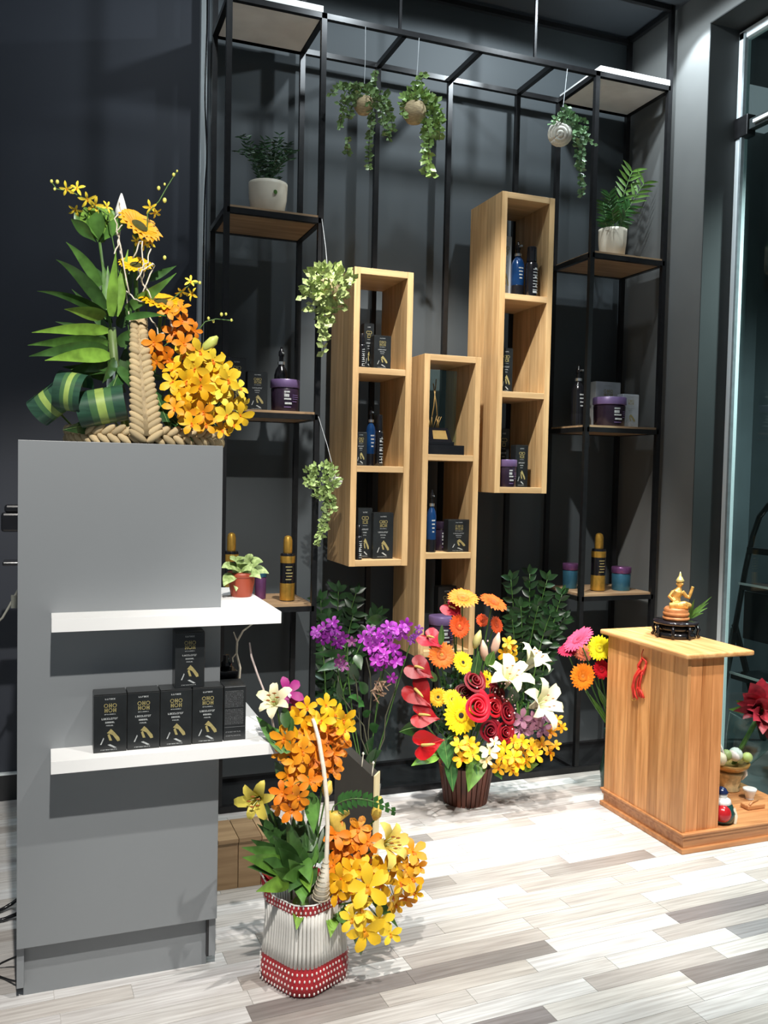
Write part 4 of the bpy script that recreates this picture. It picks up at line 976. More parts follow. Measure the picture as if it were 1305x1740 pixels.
for pts in ([(560,200),(575,250),(540,300),(560,400),(580,470),(620,720)],[(640,520),(660,460),(690,420),(700,560),(690,640),(740,740)],[(735,470),(720,540),(670,580),(690,650),(720,700)],[(700,700),(760,560),(745,545),(690,590),(660,640)],[(540,500),(560,420),(550,370),(580,330)],[(780,945),(850,925),(860,890),(830,850)],[(600,700),(640,740),(700,760)],[(790,960),(760,880),(720,830)]):
    P = [at(*C4(x,y),Y=2.50+rnd.uniform(0,.05)) for x, y in pts]; Q = []
    for i in range(len(P)-1): Q += [P[i].lerp(P[i+1], k/3)+jit(.003) for k in range(3)]
    part('twig', G().tube(Q+[P[-1]], .0020, 5), TWIG, ct_, True)
wt = thing('white_cone', at(*C4(575,250),Y=2.6), 'small white paper cone beside the topmost sunflower', 'ornament')
part('cone', G().lathe([(.018,-.02),(.016,0),(.009,.025),(.002,.045)], at(*C4(575,250),Y=2.6), 12), pm('white_paper', (.8,.8,.76), .7), wt, True)
part('stem', G().tube([at(*C4(575,290),Y=2.6), at(*C4(560,420),Y=2.62), AN], .002, 5), TWIG, wt)

# ------------------------------------------------------------------ B: red and white basket on the floor
fb = Vector((.672, 2.325, 0))
fbk = thing('flower_basket', fb, 'white basket with red dotted bands standing on the floor in front', 'basket')
def sq(a, n=5, ro=math.radians(28)):
    c, s = abs(math.cos(a-ro)), abs(math.sin(a-ro)); return (c**n+s**n)**(-1/n)
def sqband(zr, ear=False, n=72, inner=False):
    g = G(); v = []; f = []
    for j, (r, z) in enumerate(zr):
        for k in range(n):
            a = 2*PI*k/n; q = r*min(sq(a),1.16); zz = z
            if ear and j >= 1:
                da = abs((a-math.radians(165)+PI) % (2*PI)-PI); db = abs((a-math.radians(10)+PI) % (2*PI)-PI)
                zz += (.060*max(0, 1-(da/.5)**2)+.03*max(0, 1-(db/.5)**2))*(j/(len(zr)-1)); q *= 1+.10*max(0, 1-(da/.5)**2)*(j/(len(zr)-1))
            v.append((fb.x+q*math.cos(a), fb.y+q*math.sin(a), zz))
    for j in range(len(zr)-1):
        for k in range(n): f.append((j*n+k, j*n+(k+1) % n, (j+1)*n+(k+1) % n, (j+1)*n+k))
    return g.add(v, f)
RED = pm('red_lacquer', lin(176,34,44), .4, 0, .15, 30)
OFFW = pm('whitewashed_bamboo', lin(216,214,208), .6, 0, .08, 40, (1,1,.1))
HB = at(530,1536,Y=2.22).z
part('floor_disc', sqband([(.02,.006),(.09,.006)]).add([],[]), OFFW, fbk)
lowb = part('lower_band', sqband([(.092,.001),(.099,.004),(.104,.03),(.103,.06),(.098,.084)]), RED, fbk, True)
g = G()
for k in range(64):
    a = 2*PI*k/64; 
    def rp_(z, e): q = lerp(.098,.091,min(1,(z-.08)/.10)) if z < .18 else lerp(.091,.094,(z-.18)/.06); q = (q+e)*min(sq(a),1.16); return Vector((fb.x+q*math.cos(a), fb.y+q*math.sin(a), z))
    g.tube([rp_(.080,0), rp_(.12,0), rp_(.18,0), rp_(HB-.03,0)], .0052, 6)
part('lining', sqband([(.096,.082),(.089,.18),(.092,HB-.028)]), OFFW, fbk, True)
part('bamboo_sticks', g, OFFW, fbk, True)['kind'] = 'stuff'
upb = part('upper_band', sqband([(.0945,HB-.035),(.098,HB-.02),(.102,HB),(.099,HB+.002),(.091,HB-.03)], True), RED, fbk, True)
part('rim_cord', G().tube([Vector(sqband([(.1,0),(.1015,HB+.001)], True).v[72+k % 72]) for k in range(73)], .0022, 5), pm('white_cord', (.8,.78,.74), .7), fbk, True)
g = G()
for rows, r0, zs_ in ((4,.105,(.014,.032,.050,.068)),(2,.1035,(HB-.020,HB-.005))):
    for j, z in enumerate(zs_):
        for k in range(58):
            a = 2*PI*(k+.5*(j % 2))/58; q = (r0 if rows == 4 else (.0995 if j == 0 else .1025))*min(sq(a),1.16); g.ball((fb.x+q*math.cos(a), fb.y+q*math.sin(a), z), .0026, 6, 4, sz=1.6)
part('white_dots', g, pm('white_dot', (.85,.82,.78), .6), lowb)['kind'] = 'stuff'
hpb = [at(*C5(495,1150),Y=2.225), at(*C5(515,1050),Y=2.222), at(*C5(524,950),Y=2.225), at(*C5(530,800),Y=2.235), at(*C5(526,650),Y=2.25), at(*C5(510,500),Y=2.27), at(*C5(485,350),Y=2.30), at(*C5(462,265),Y=2.325), at(*C5(452,240),Y=2.345), at(*C5(440,280),Y=2.38), at(*C5(420,500),Y=2.42), at(*C5(400,800),Y=2.425), at(*C5(390,1050),Y=2.42)]
hh = part('handle', G().tube(hpb, [.022,.013,.0062,.0062,.0062,.0062,.006,.0055,.005,.005,.005,.005,.007], 8), pm('white_wrapped_cane', lin(226,218,200), .55, 0, .12, 50), fbk, True)
g = G()
for i in range(9):
    u = i/8; p = hpb[0].lerp(hpb[2], u*.9); r = lerp(.0232,.0075,min(1,u*1.05))
    g.tube([p+Vector((r*math.cos(b), r*math.sin(b)*1.0, .004*math.sin(b))) for b in [2*PI*k/12 for k in range(13)]], .0022, 5)
part('cane_wrap', g, pm('grey_cane', lin(170,160,140), .6), hh, True)['kind'] = 'stuff'
BN = fb+Vector((0,0,.22)); r5 = 2.25/1510/3.0; S5 = 3.0
B1 = 'in the floor basket'
spray('topmost yellow orchid spray '+B1+', under the white handle', [(425,185,50),(520,175,60),(560,220),(610,250),(500,255),(440,275),(400,235),(345,265),(620,300,48)], BN, C5, 2.34, 62, (YE, lin(250,176,24)), .04, sc=S5)
spray('upper orange orchid spray left of the white handle '+B1, [(330,395),(400,410),(310,345),(365,465),(430,470),(330,530),(400,545),(350,340),(290,420,46),(420,350)], BN+Vector((-.02,0,0)), C5, 2.31, 64, (OR, lin(246,160,24)), .04, sc=S5)
spray('upper orange orchid spray right of the white handle '+B1, [(545,355),(600,335),(560,425),(500,440),(550,500),(480,520),(590,390,50),(520,300),(470,390),(580,270)], BN+Vector((.02,.03,0)), C5, 2.37, 62, (OR, DO), .03, sc=S5)
spray('small orange orchid spray low on the left '+B1, [(300,620),(345,705,62),(290,690,46),(380,640),(440,560),(350,590,50),(330,650)], BN+Vector((-.04,0,0)), C5, 2.28, 58, (OR, DO), .03, sc=S5)
spray('orange orchid spray at the top of the lower right mass '+B1, [(570,835),(645,850),(690,805),(735,870),(620,930),(590,900),(700,950),(560,990,54),(660,900)], BN+Vector((.04,-.02,0)), C5, 2.27, 66, (OR, DO), .03, sc=S5)
spray('large yellow orchids facing forward low on the right '+B1, [(735,1100,108),(700,1220,70),(715,1320,100),(795,1265,72),(655,1265,62),(850,1340,56)], BN+Vector((.04,-.05,0)), C5, 2.19, 80, (YE, LY), .015, lip=lin(226,150,20), sc=S5)
spray('yellow orange orchid spray in the centre of the lower right mass '+B1, [(600,1060),(650,1020),(705,1010),(800,1080),(820,1000),(580,1120),(860,1150),(760,1010),(660,1110)], BN+Vector((.04,-.03,0)), C5, 2.235, 68, (lin(250,176,24), YE), .02, sc=S5)
spray('orange orchid spray at the far right '+B1, [(965,925,74),(960,1060),(900,1080),(930,1155),(885,1000),(980,1135,44),(940,1000),(880,1190,50),(985,1000,50)], BN+Vector((.06,0,0)), C5, 2.27, 62, (YE, OR), .03, sc=S5)
lily(at(*C5(190,640),Y=2.29), (-.45,-.75,.1), .062, lin(214,196,84), 'yellow green lily opening at the left of the floor basket', BN, .95, 'lilies in the floor basket')
lily(at(*C5(270,190),Y=2.36), (-.35,-.6,.65), .062, lin(238,232,190), 'cream lily at the top left of the floor basket', BN, .9, 'lilies in the floor basket')
lily(at(*C5(790,890),Y=2.26), (.35,-.7,.35), .072, lin(250,220,110), 'pale yellow lily in the lower right mass of the floor basket', BN, .95, 'lilies in the floor basket')
spray('single magenta orchid at the top of the floor basket', [(325,115,72),(375,170,50)], BN, C5, 2.40, 70, (lin(150,24,110), lin(168,40,128)), .01, lip=lin(230,200,220), sc=S5)
for i, (ax,ay,bx_,by_,cx_,cy_,lbl) in enumerate(((620,880,560,740,640,720,'fat yellow lily bud above the lower right mass of the floor basket'),(770,760,780,720,800,640,'upright yellow lily bud against the dark message board'),(520,640,530,600,545,560,'small yellow bud beside the white handle'))):
    t = thing('lily_bud', at(*C5(ax,ay),Y=2.30), lbl, 'flower'); P = [at(*C5(x,y),Y=2.29) for x, y in ((ax,ay),(lerp(ax,bx_,.6),lerp(ay,by_,.6)),(bx_,by_),(cx_,cy_))]
    part('bud', G().tube(P, [.006,.022,.024,.006] if i == 0 else [.006,.015,.015,.004], 10), pm('yellow_lily_bud', lin(226,190,84), .45, 0, .15, 40), t, True)
    part('stem', G().tube([P[0], BN], .0025, 5), STEM, t)
for i, (pts, r) in enumerate((([(10,-110),(35,-40),(50,30),(70,130),(100,190)],.0035),([(165,0),(190,60),(215,120),(230,190),(300,300)],.0035))):
    t = thing('pale_twig', at(*C5(*pts[-1]),Y=2.42), ('forked pale twig rising behind the black cartons','curved pale twig rising from the floor basket beside the shelf')[i], 'twig')
    if i == 0:
        P = [at(x, y, Y=2.56) for x, y in ((405,1170),(408,1135),(402,1110),(403,1090),(413,1072),(432,1058))]
        part('branch', G().tube(P, [.0035,.0035,.003,.003,.0025,.0018], 6), TWIG, t, True); part('fork', G().tube([P[3], at(397,1074,Y=2.56)], [.0025,.0015], 5), TWIG, t, True); part('fork', G().tube([P[2], at(395,1118,Y=2.56), at(396,1125,Y=2.56)], .002, 5), TWIG, t, True)
        part('lower_branch', G().tube([P[0], (P[0].x, 2.56, SHL+.002)], .0035, 6), TWIG, t, True)
    else:
        P = [at(424,1092,Y=2.40), at(427,1115,Y=2.40), at(437,1145,Y=2.40), at(450,1178,Y=2.40), at(460,1210,Y=2.40), BN]
        part('branch', G().tube(P, [.002,.003,.003,.003,.003,.003], 6), pm('pink_twig', lin(214,196,190), .6), t, True)
fl_b = thing('green_foliage', BN, 'green leaf foliage filling the left of the floor basket', 'foliage')
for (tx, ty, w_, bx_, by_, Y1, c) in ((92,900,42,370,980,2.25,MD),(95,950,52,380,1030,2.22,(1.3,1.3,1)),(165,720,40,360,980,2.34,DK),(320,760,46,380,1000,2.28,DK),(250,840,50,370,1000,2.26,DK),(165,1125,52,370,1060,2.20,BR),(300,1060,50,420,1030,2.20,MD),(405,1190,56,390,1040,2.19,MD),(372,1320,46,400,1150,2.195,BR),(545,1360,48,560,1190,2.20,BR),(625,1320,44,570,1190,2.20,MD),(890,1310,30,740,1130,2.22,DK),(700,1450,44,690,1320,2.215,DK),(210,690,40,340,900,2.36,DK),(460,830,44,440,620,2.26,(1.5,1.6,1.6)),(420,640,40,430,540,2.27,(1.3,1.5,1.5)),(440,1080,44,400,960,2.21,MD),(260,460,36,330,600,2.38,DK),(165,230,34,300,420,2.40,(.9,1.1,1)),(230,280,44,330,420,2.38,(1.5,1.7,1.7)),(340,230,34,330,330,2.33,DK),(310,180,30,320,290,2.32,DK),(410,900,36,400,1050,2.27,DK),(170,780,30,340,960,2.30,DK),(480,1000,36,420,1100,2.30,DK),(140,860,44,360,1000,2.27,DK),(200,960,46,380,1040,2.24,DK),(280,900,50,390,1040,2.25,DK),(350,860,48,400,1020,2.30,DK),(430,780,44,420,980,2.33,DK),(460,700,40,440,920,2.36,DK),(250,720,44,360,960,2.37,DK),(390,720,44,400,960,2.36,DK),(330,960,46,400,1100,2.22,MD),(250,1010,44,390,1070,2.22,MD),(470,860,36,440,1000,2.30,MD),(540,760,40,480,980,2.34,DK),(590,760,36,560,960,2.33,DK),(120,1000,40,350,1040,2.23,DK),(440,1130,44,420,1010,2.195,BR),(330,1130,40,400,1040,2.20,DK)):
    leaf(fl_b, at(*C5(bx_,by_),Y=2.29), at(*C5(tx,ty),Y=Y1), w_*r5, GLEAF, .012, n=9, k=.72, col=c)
fe = thing('fern_frond', BN, 'small green fern frond pointing right above the lower right orchids', 'plant')
P = bez(at(*C5(560,690),Y=2.28), at(*C5(680,600),Y=2.25), at(*C5(860,715),Y=2.24), 12); part('rachis', G().tube([BN]+P, .0018, 5), STEM, fe, True)
for i, q in enumerate(P[1:]):
    for sd in (-1,1):
        d = (CU*sd*.9+CR*.5+jit(.1)).normalized()*lerp(.034,.012,i/11); part('leaflet', G().ribbon([q, q+d*.5, q+d], [.002,.008,.001], tocam(q)+jit(.2), .2), DLEAF, fe, True, color=(2,2,1.6))

# ------------------------------------------------------------------ C: mixed bouquet in a slatted pot
pc = Vector((1.682, 3.385, 0)); r3 = 3.25/1420/3.838
bq = thing('slatted_pot', pc, 'round pot of dark red brown slats holding the mixed bouquet', 'pot')
part('liner', G().lathe([(.078,.002),(.082,.01),(.106,.15),(.100,.15)], pc, 24), pm('dark_liner', (.02,.012,.01), .7), bq, True)
SL = pm('red_brown_slat', lin(96,50,34), .5, 0, .3, 20, (1,1,.2), tint=True)
for k in range(30):
    a = 2*PI*k/30; c, s = math.cos(a), math.sin(a); tv = Vector((-s, c, 0)); n_ = Vector((c, s, 0)); v = []
    for rr, z, w_ in ((.086,0,.0078),(.112,.165+rnd.uniform(-.004,.004),.0102)):
        for e in (0,.007):
            for sd in (-1,1): v.append(pc+n_*(rr+e)+tv*sd*w_+Vector((0,0,z)))
    part('slat', G().add(v, [(0,1,3,2),(4,6,7,5),(0,4,5,1),(2,3,7,6),(0,2,6,4),(1,5,7,3)]), SL, bq, color=(rnd.uniform(.7,1.25),)*3)
CN = pc+Vector((0,0,.14))
def c3(x, y, Y): return at(*C3(x,y), Y=Y)
RO, OG, YG = lin(228,84,34), lin(238,112,36), lin(248,198,28)
gb = 'gerberas of the mixed bouquet'
UPR = (.05,-.62,.75)
gerbera(c3(485,222,3.30), (-.1,-.45,.85), 114*r3, lin(242,136,40), 'large orange gerbera at the very top left of the mixed bouquet', CN, group=gb)
gerbera(c3(682,248,3.31), (.2,-.45,.85), 108*r3, lin(234,98,34), 'large orange gerbera at the very top right of the mixed bouquet', CN, group=gb)
gerbera(c3(460,400,3.27), (.1,-.95,.3), 86*r3, RO, 'red orange gerbera under the top left orange one, mixed bouquet', CN, cen=lin(236,150,60), group=gb)
gerbera(c3(345,588,3.24), (-.15,-.9,.35), 97*r3, OG, 'orange gerbera left of the lily buds in the mixed bouquet', CN, cen=lin(240,170,70), group=gb)
gerbera(c3(612,362,3.36), (-.1,-.8,.4), 51*r3, RO, 'small red orange gerbera half hidden behind the lily buds', CN, group=gb)
gerbera(c3(702,392,3.33), (.3,-.8,.3), 66*r3, RO, 'red orange gerbera right above the lily buds', CN, group=gb)
BKC = lin(50,40,20)
gerbera(c3(482,638,3.25), (.2,-.85,.45), 86*r3, YG, 'yellow gerbera with dark centre near the middle top', CN, BKC, gb, inner=lin(240,180,20), dark=True)
gerbera(c3(642,748,3.27), (.25,-.75,.5), 70*r3, YG, 'yellow gerbera with dark centre beside the white lily', CN, BKC, gb, inner=lin(240,180,20), dark=True)
gerbera(c3(468,982,3.17), (.0,-.95,.25), 130*r3, lin(252,212,24), 'largest yellow gerbera with dark centre beside the pink red rose', CN, BKC, gb, inner=lin(244,190,20), dark=True)
gerbera(c3(325,862,3.24), (-.45,-.75,.3), 68*r3, lin(246,186,28), 'yellow gerbera turned left behind the second anthurium', CN, BKC, gb, dark=True)
gerbera(c3(415,878,3.21), (.05,-.8,.5), 75*r3, lin(250,204,28), 'yellow gerbera just above the largest yellow gerbera', CN, BKC, gb, dark=True)
ag = 'anthuriums of the mixed bouquet'; AR, APK = lin(164,12,20), lin(190,40,62)
anthurium(c3(200,685,3.23), (-.3,-.62,.62), 116*r3, lin(142,10,22), 'highest red anthurium in the left column of the bouquet', CN, 1.0, ag)
anthurium(c3(195,835,3.21), (-.35,-.85,.35), 125*r3, AR, 'second red anthurium down the left side of the bouquet', CN, .75, ag)
anthurium(c3(228,985,3.18), (-.2,-.8,.45), 110*r3, lin(176,18,28), 'third red anthurium down the left side of the bouquet', CN, 1.35, ag)
anthurium(c3(248,1165,3.14), (-.2,-.95,.1), 121*r3, lin(186,16,24), 'lowest red anthurium, just above the pot leaves', CN, 1.75, ag)
anthurium(c3(275,490,3.28), (-.3,-.5,.75), 108*r3, APK, 'pink anthurium beside the hanging oak cabinet corner', CN, .9, ag)
anthurium(c3(415,290,3.32), (-.3,-.6,.6), 94*r3, APK, 'pink anthurium under the top left orange gerbera', CN, .8, ag)
rg = 'roses of the mixed bouquet'; DRK = lin(92,4,16)
rose(c3(565,928,3.15), (.05,-.92,.38), 85*r3, lin(206,16,40), 'bright pink red rose in the centre of the bouquet', CN, rg)
rose(c3(548,768,3.22), (.1,-.75,.6), 74*r3, lin(118,4,20), 'dark red rose above the bright pink red rose', CN, rg)
rose(c3(490,835,3.24), (-.2,-.8,.5), 60*r3, DRK, 'darkest red rose left of centre, partly hidden', CN, rg)
rose(c3(690,842,3.22), (.2,-.8,.5), 58*r3, DRK, 'dark red rose under the white lily throat', CN, rg)
rose(c3(672,930,3.19), (.2,-.85,.4), 67*r3, lin(164,14,28), 'red rose right beside the bright pink red rose', CN, rg)
rose(c3(752,968,3.19), (.35,-.8,.4), 69*r3, lin(132,14,30), 'wine red rose left of the mauve orchids', CN, rg)
rose(c3(648,1080,3.17), (.0,-.9,.2), 69*r3, lin(120,8,28), 'dark red rose above the cream orchid', CN, rg)
rose(c3(742,1088,3.17), (.2,-.9,.2), 63*r3, lin(140,10,26), 'red rose above the lower yellow orchids', CN, rg)
WL = lin(226,222,192); lg = 'white lilies of the mixed bouquet'
lily(c3(885,690,3.26), (.42,-.42,.78), .108, WL, 'topmost white lily trumpet opening up right', CN, .85, lg)
lily(c3(760,800,3.23), (-.02,-.6,.75), .118, lin(228,224,178), 'white lily nearest the centre of the bouquet', CN, .95, lg)
lily(c3(920,930,3.20), (.35,-.8,.4), .118, lin(226,220,184), 'white lily lowest on the right side of the bouquet', CN, 1.0, lg)
for i, (x0,y0,x1,y1,lbl) in enumerate(((560,545,600,425,'greenish lily bud leftmost of the three buds'),(630,625,615,490,'middle pink striped lily bud of the bouquet'),(680,590,722,440,'rightmost pink striped lily bud of the bouquet'))):
    a, c = c3(x0,y0,3.26), c3(x1,y1,3.26); t = thing('lily_bud', a, lbl, 'flower', 'lily buds of the mixed bouquet')
    part('bud', G().tube([a, a.lerp(c,.3), a.lerp(c,.65), c], [.006,.017,.016,.003], 10), pm('pink_bud', lin(196,160,140), .5, 0, .25, 30, (1,1,.15)) if i else pm('olive_bud', lin(170,160,100), .5, 0, .2, 30), t, True)
    part('stem', G().tube([a, CN], .0025, 5), STEM, t)
S3 = 3.838*1510/1420
spray('mauve orchid spray under the white lilies of the bouquet', [(870,1000),(945,1010),(1000,1070),(860,1080),(930,1060,48),(1010,1000,46)], CN+Vector((.03,0,0)), C3, 3.19, 68, (lin(160,104,130), lin(186,132,156)), .02, lip=lin(120,60,100), sc=S3)
spray('yellow orchid tuft behind the topmost white lily', [(780,510),(755,575),(800,595),(770,640,40),(810,540,40)], CN, C3, 3.31, 52, (YE, OR), .02, sc=S3)
spray('yellow orchid tuft above the big drooping pot leaf', [(455,1180),(520,1165),(545,1235),(480,1265),(510,1210),(560,1180,44)], CN, C3, 3.13, 60, (YE, lin(250,180,26)), .02, sc=S3)
spray('cream orchid pair in the lower middle of the bouquet', [(660,1215,74),(640,1275,50),(690,1160,44)], CN, C3, 3.14, 70, (lin(246,226,190), lin(250,232,170)), .01, lip=lin(236,180,80), sc=S3)
spray('yellow orchid spray hanging low over the pot rim', [(740,1250),(720,1320),(810,1330,56),(820,1255),(760,1200),(785,1290),(840,1300)], CN, C3, 3.14, 60, (YE, lin(248,170,24)), .02, sc=S3)
spray('orange yellow orchid spray at the lower right of the bouquet', [(870,1210),(930,1185),(900,1275),(1000,1170),(1050,1220),(1090,1180,46),(820,1150,50),(960,1240),(870,1160)], CN+Vector((.03,0,0)), C3, 3.16, 58, (lin(246,160,24), YE), .03, sc=S3)
spray('small orange orchid sprig at the far right of the bouquet', [(1080,1050),(1130,1060,40),(1060,1090,46),(1100,1010,44)], CN+Vector((.03,0,0)), C3, 3.20, 48, (OR, YE), .02, sc=S3)
lgp = 'leaves of the mixed bouquet'
for (ax,ay,tx,ty,w_,m_,cc,lbl) in ((330,1230,150,1310,48,GLEAF,(2.2,2.0,1.2),'bright green leaf under the lowest anthurium'),(360,1130,390,1330,60,DLEAF,(2,2,1.6),'dark green leaf hanging left over the pot rim'),(400,1250,420,1480,46,DLEAF,(2.2,2.2,2),'narrow dark leaf hanging down the pot front'),(600,1230,520,1480,70,GLEAF,(1.5,1.5,1),'large two tone leaf drooping over the pot front'),(600,1260,590,1400,44,DLEAF,(2.4,2.6,2.4),'dark glossy leaf over the large drooping leaf'),(340,520,350,390,22,GLEAF,(1,1.1,.8),'upright narrow leaf behind the pink anthurium'),(200,1060,70,1090,52,DLEAF,(1.2,1.1,.8),'dark leaf in shade left of the anthuriums'),(560,740,590,560,34,DLEAF,(1.6,1.5,1),'dark leaf under the lily buds'),(820,900,800,800,44,DLEAF,(1.4,1.2,.8),'olive leaf between the white lilies'),(300,760,280,690,30,GLEAF,(1,1,.7),'small leaf behind the upper red anthuriums'),(650,660,690,560,34,GLEAF,(1,1,.8),'green leaf behind the pink striped buds'),(870,1330,980,1300,40,GLEAF,(1.6,1.2,.7),'leaf spreading right under the orange orchids'),(700,1330,740,1400,34,GLEAF,(1,1.1,.8),'small leaf at the right pot rim'),(730,800,760,740,30,DLEAF,(1,1,1),'dark leaf beside the central white lily'),(460,1100,380,1140,34,DLEAF,(1.2,1.2,1.2),'dark leaf right of the lowest anthurium'),(560,1080,600,1000,40,DLEAF,(.9,.9,.9),'dark leaf behind the red roses')):
    leaf_thing('bouquet_leaf', c3(ax,ay,3.22 if ay < 1100 else 3.19), c3(tx,ty,3.20 if ay < 1100 else 3.15), w_*r3, lbl, m_, .01, col=cc, group=lgp)
bf = thing('filler_sprig', CN, 'fine sprig of tiny pale pink buds among the roses', 'flower')
g = G()
for i in range(46):
    p = c3(rnd.gauss(760,90), rnd.gauss(930,120), 3.15+rnd.uniform(-.02,.05)); g.ball(p, rnd.uniform(.0025,.0042), 6, 4)
part('buds', g, pm('pale_pink_bud', lin(226,190,190), .6), bf, True)['kind'] = 'stuff'
g = G()
for i in range(8): g.tube(bez(CN, c3(720,1000,3.24), c3(rnd.gauss(760,70), rnd.gauss(910,80), 3.18), 5), .0008, 4)
part('stalks', g, STEM, bf)['kind'] = 'stuff'
g = G(); 
tuft_t = thing('green_filler', CN, 'dark green filler leaves deep inside the mixed bouquet', 'foliage')
for cx_, cy_, n in ((420,760,60),(560,1000,70),(700,700,50),(800,1100,60),(420,1100,60),(880,850,40),(330,1000,50)):
    tuft(tuft_t, c3(cx_,cy_,3.31), .05, .03, .05, n, .022, DLEAF, (1,1,.9))

# ------------------------------------------------------------------ D: purple orchids in the shade
op = thing('orchid_pot', (1.235,3.42,0), 'dark plastic orchid pot standing on the floor behind the message board', 'pot')
part('pot', G().lathe([(.05,0),(.055,.004),(.07,.12),(.075,.125),(.068,.125),(.064,.11)], (1.235,3.42,0), 22), BLACKP, op, True)
part('bark', G().lathe([(.064,.10),(.064,.104),(.02,.112)], (1.235,3.42,0), 16), SOIL, op, True)
ON = Vector((1.235,3.42,.11)); SD = 4.58*1510/1420; PU, PD = lin(150,36,160), lin(120,28,130)
spray('purple orchid cluster left, in front of the dark plant', [(300,450),(240,490),(180,510),(330,510),(270,555),(215,575),(330,595),(370,560),(290,500),(250,540),(160,545,36),(350,620,40)], ON, CD, 3.40, 52, (PU, PD), .03, lip=lin(190,90,200), sc=SD)
spray('faded drooping purple orchids below the left purple cluster', [(450,600,42),(355,730,46),(385,790,44),(340,770,36)], ON, CD, 3.38, 44, (lin(120,50,110), lin(100,40,90)), .02, lip=lin(150,90,120), sc=SD)
spray('large purple orchid cluster right, upper half', [(590,520),(540,565),(645,560),(730,480),(870,465),(800,500),(700,560),(785,560),(835,540),(760,520),(610,590),(690,510,46),(850,500,46)], ON+Vector((.01,0,0)), CD, 3.40, 54, (PU, lin(176,66,186)), .03, lip=lin(210,120,216), sc=SD)
spray('large purple orchid cluster right, lower half', [(580,640),(655,640),(740,625),(620,695),(700,690),(780,665),(640,750),(725,760),(795,760),(650,790,44),(760,880,46),(690,730),(820,720,46)], ON+Vector((.01,-.01,0)), CD, 3.38, 54, (PU, lin(180,50,180)), .03, lip=lin(210,120,216), sc=SD)
spray('few purple orchids reaching towards the hanging cabinet corner', [(910,590,36),(970,500,40),(930,560,30),(960,545,30)], ON+Vector((.02,0,0)), CD, 3.40, 36, (PD, lin(110,50,130)), .02, lip=lin(150,90,160), sc=SD)
of = thing('orchid_foliage', ON, 'dull green orchid leaves and canes under the purple clusters', 'foliage')
for (ax,ay,tx,ty,w_,cc) in ((560,1000,500,910,40,(1.8,1.9,1.6)),(520,1060,420,1030,34,(2.4,2.4,2.2)),(540,1080,500,1110,30,(2.6,2.7,2.4)),(600,1290,660,1250,44,(1.6,1.8,1.4)),(560,1480,620,1330,36,(1,1.1,.8)),(580,1520,680,1440,34,(1,1.1,.8)),(380,760,180,830,40,(1,1,1)),(420,700,150,690,34,(1,1,1)),(480,700,520,820,40,(1.1,1,.7)),(560,1560,640,1420,30,(1,1.1,.8)),(680,430,560,440,44,(1,1,.8)),(540,1180,600,1140,30,(1.4,1.5,1.2)),(480,900,440,760,40,(.8,.9,.7)),(360,1060,340,900,26,(1.5,1.2,1))):
    leaf(of, at(*CD(ax,ay),Y=3.42), at(*CD(tx,ty),Y=3.38), w_/4.58*3.4/1420, DLEAF, .01, n=8, k=.75, col=cc)
for pts in ([(590,1560),(575,1300),(600,1000),(590,850),(560,720)],[(600,1560),(540,1250),(350,1000),(340,860)],[(640,1500),(700,1350),(710,1180),(780,980),(800,860)],[(610,1560),(520,1350),(500,1100),(480,900),(400,740)]):
    part('cane', G().tube([ON]+[at(*CD(x,y),Y=3.41) for x, y in pts], .0028, 5), pm('grey_cane_stem', (.10,.10,.06), .6), of, True)
g = G()
for i in range(24): p = at(*CD(rnd.gauss(660,20), rnd.gauss(980,30)),Y=3.37); g.ribbon([p, p+jit(.02), p+jit(.03)], [.001,.004,.001], tocam(p), .2)
part('dried_bloom', g, pm('dried_petal', lin(150,120,96), .7), of)['kind'] = 'stuff'

# ------------------------------------------------------------------ gerberas behind the altar
vz = Vector((2.36,3.29,0))
vs = thing('flower_vase', vz, 'slim vase hidden behind the altar holding the bright gerberas', 'vase')
part('body', G().lathe([(.035,0),(.045,.004),(.055,.10),(.035,.22),(.042,.28),(.036,.28),(.03,.22)], vz, 22), pm('green_glass_vase', (.03,.07,.05), .2), vs, True)
VN = vz+Vector((0,0,.26)); rA = 3.2/1420; gg = 'gerberas behind the altar'
gerbera(at(984,1088,Y=3.22), (-.66,.02,.72), 34*rA, lin(226,84,120), 'pink gerbera highest behind the altar, seen edge on', VN, lin(180,40,80), gg)
gerbera(at(965,1106,Y=3.24), (-.35,-.3,.85), 20*rA, lin(170,24,64), 'small magenta gerbera furthest left behind the altar', VN, lin(120,20,50), gg)
gerbera(at(990,1110,Y=3.27), (-.2,-.6,.7), 21*rA, lin(214,86,30), 'small dark orange gerbera between pink and yellow ones', VN, None, gg)
gerbera(at(1018,1101,Y=3.21), (-.25,-.9,.2), 25*rA, lin(246,226,32), 'lemon yellow gerbera against the altar back edge', VN, None, gg)
gerbera(at(989,1149,Y=3.20), (-.05,-.98,.1), 27*rA, lin(240,128,28), 'orange gerbera facing front, lowest left behind the altar', VN, lin(236,140,40), gg)
gerbera(at(1021,1137,Y=3.21), (.1,-.9,.2), 20*rA, lin(206,24,40), 'red gerbera beside the altar edge', VN, None, gg)
for i, (ax,ay,tx,ty) in enumerate(((1040,1240,1002,1180),(1030,1200,1014,1165))):
    leaf_thing('vase_leaf', at(ax,ay,Y=3.25), at(tx,ty,Y=3.22), .012, ('green leaf stem low behind the altar edge','green leaf just under the red gerbera')[i], GLEAF, .0, col=(1.2,1.3,1.1))

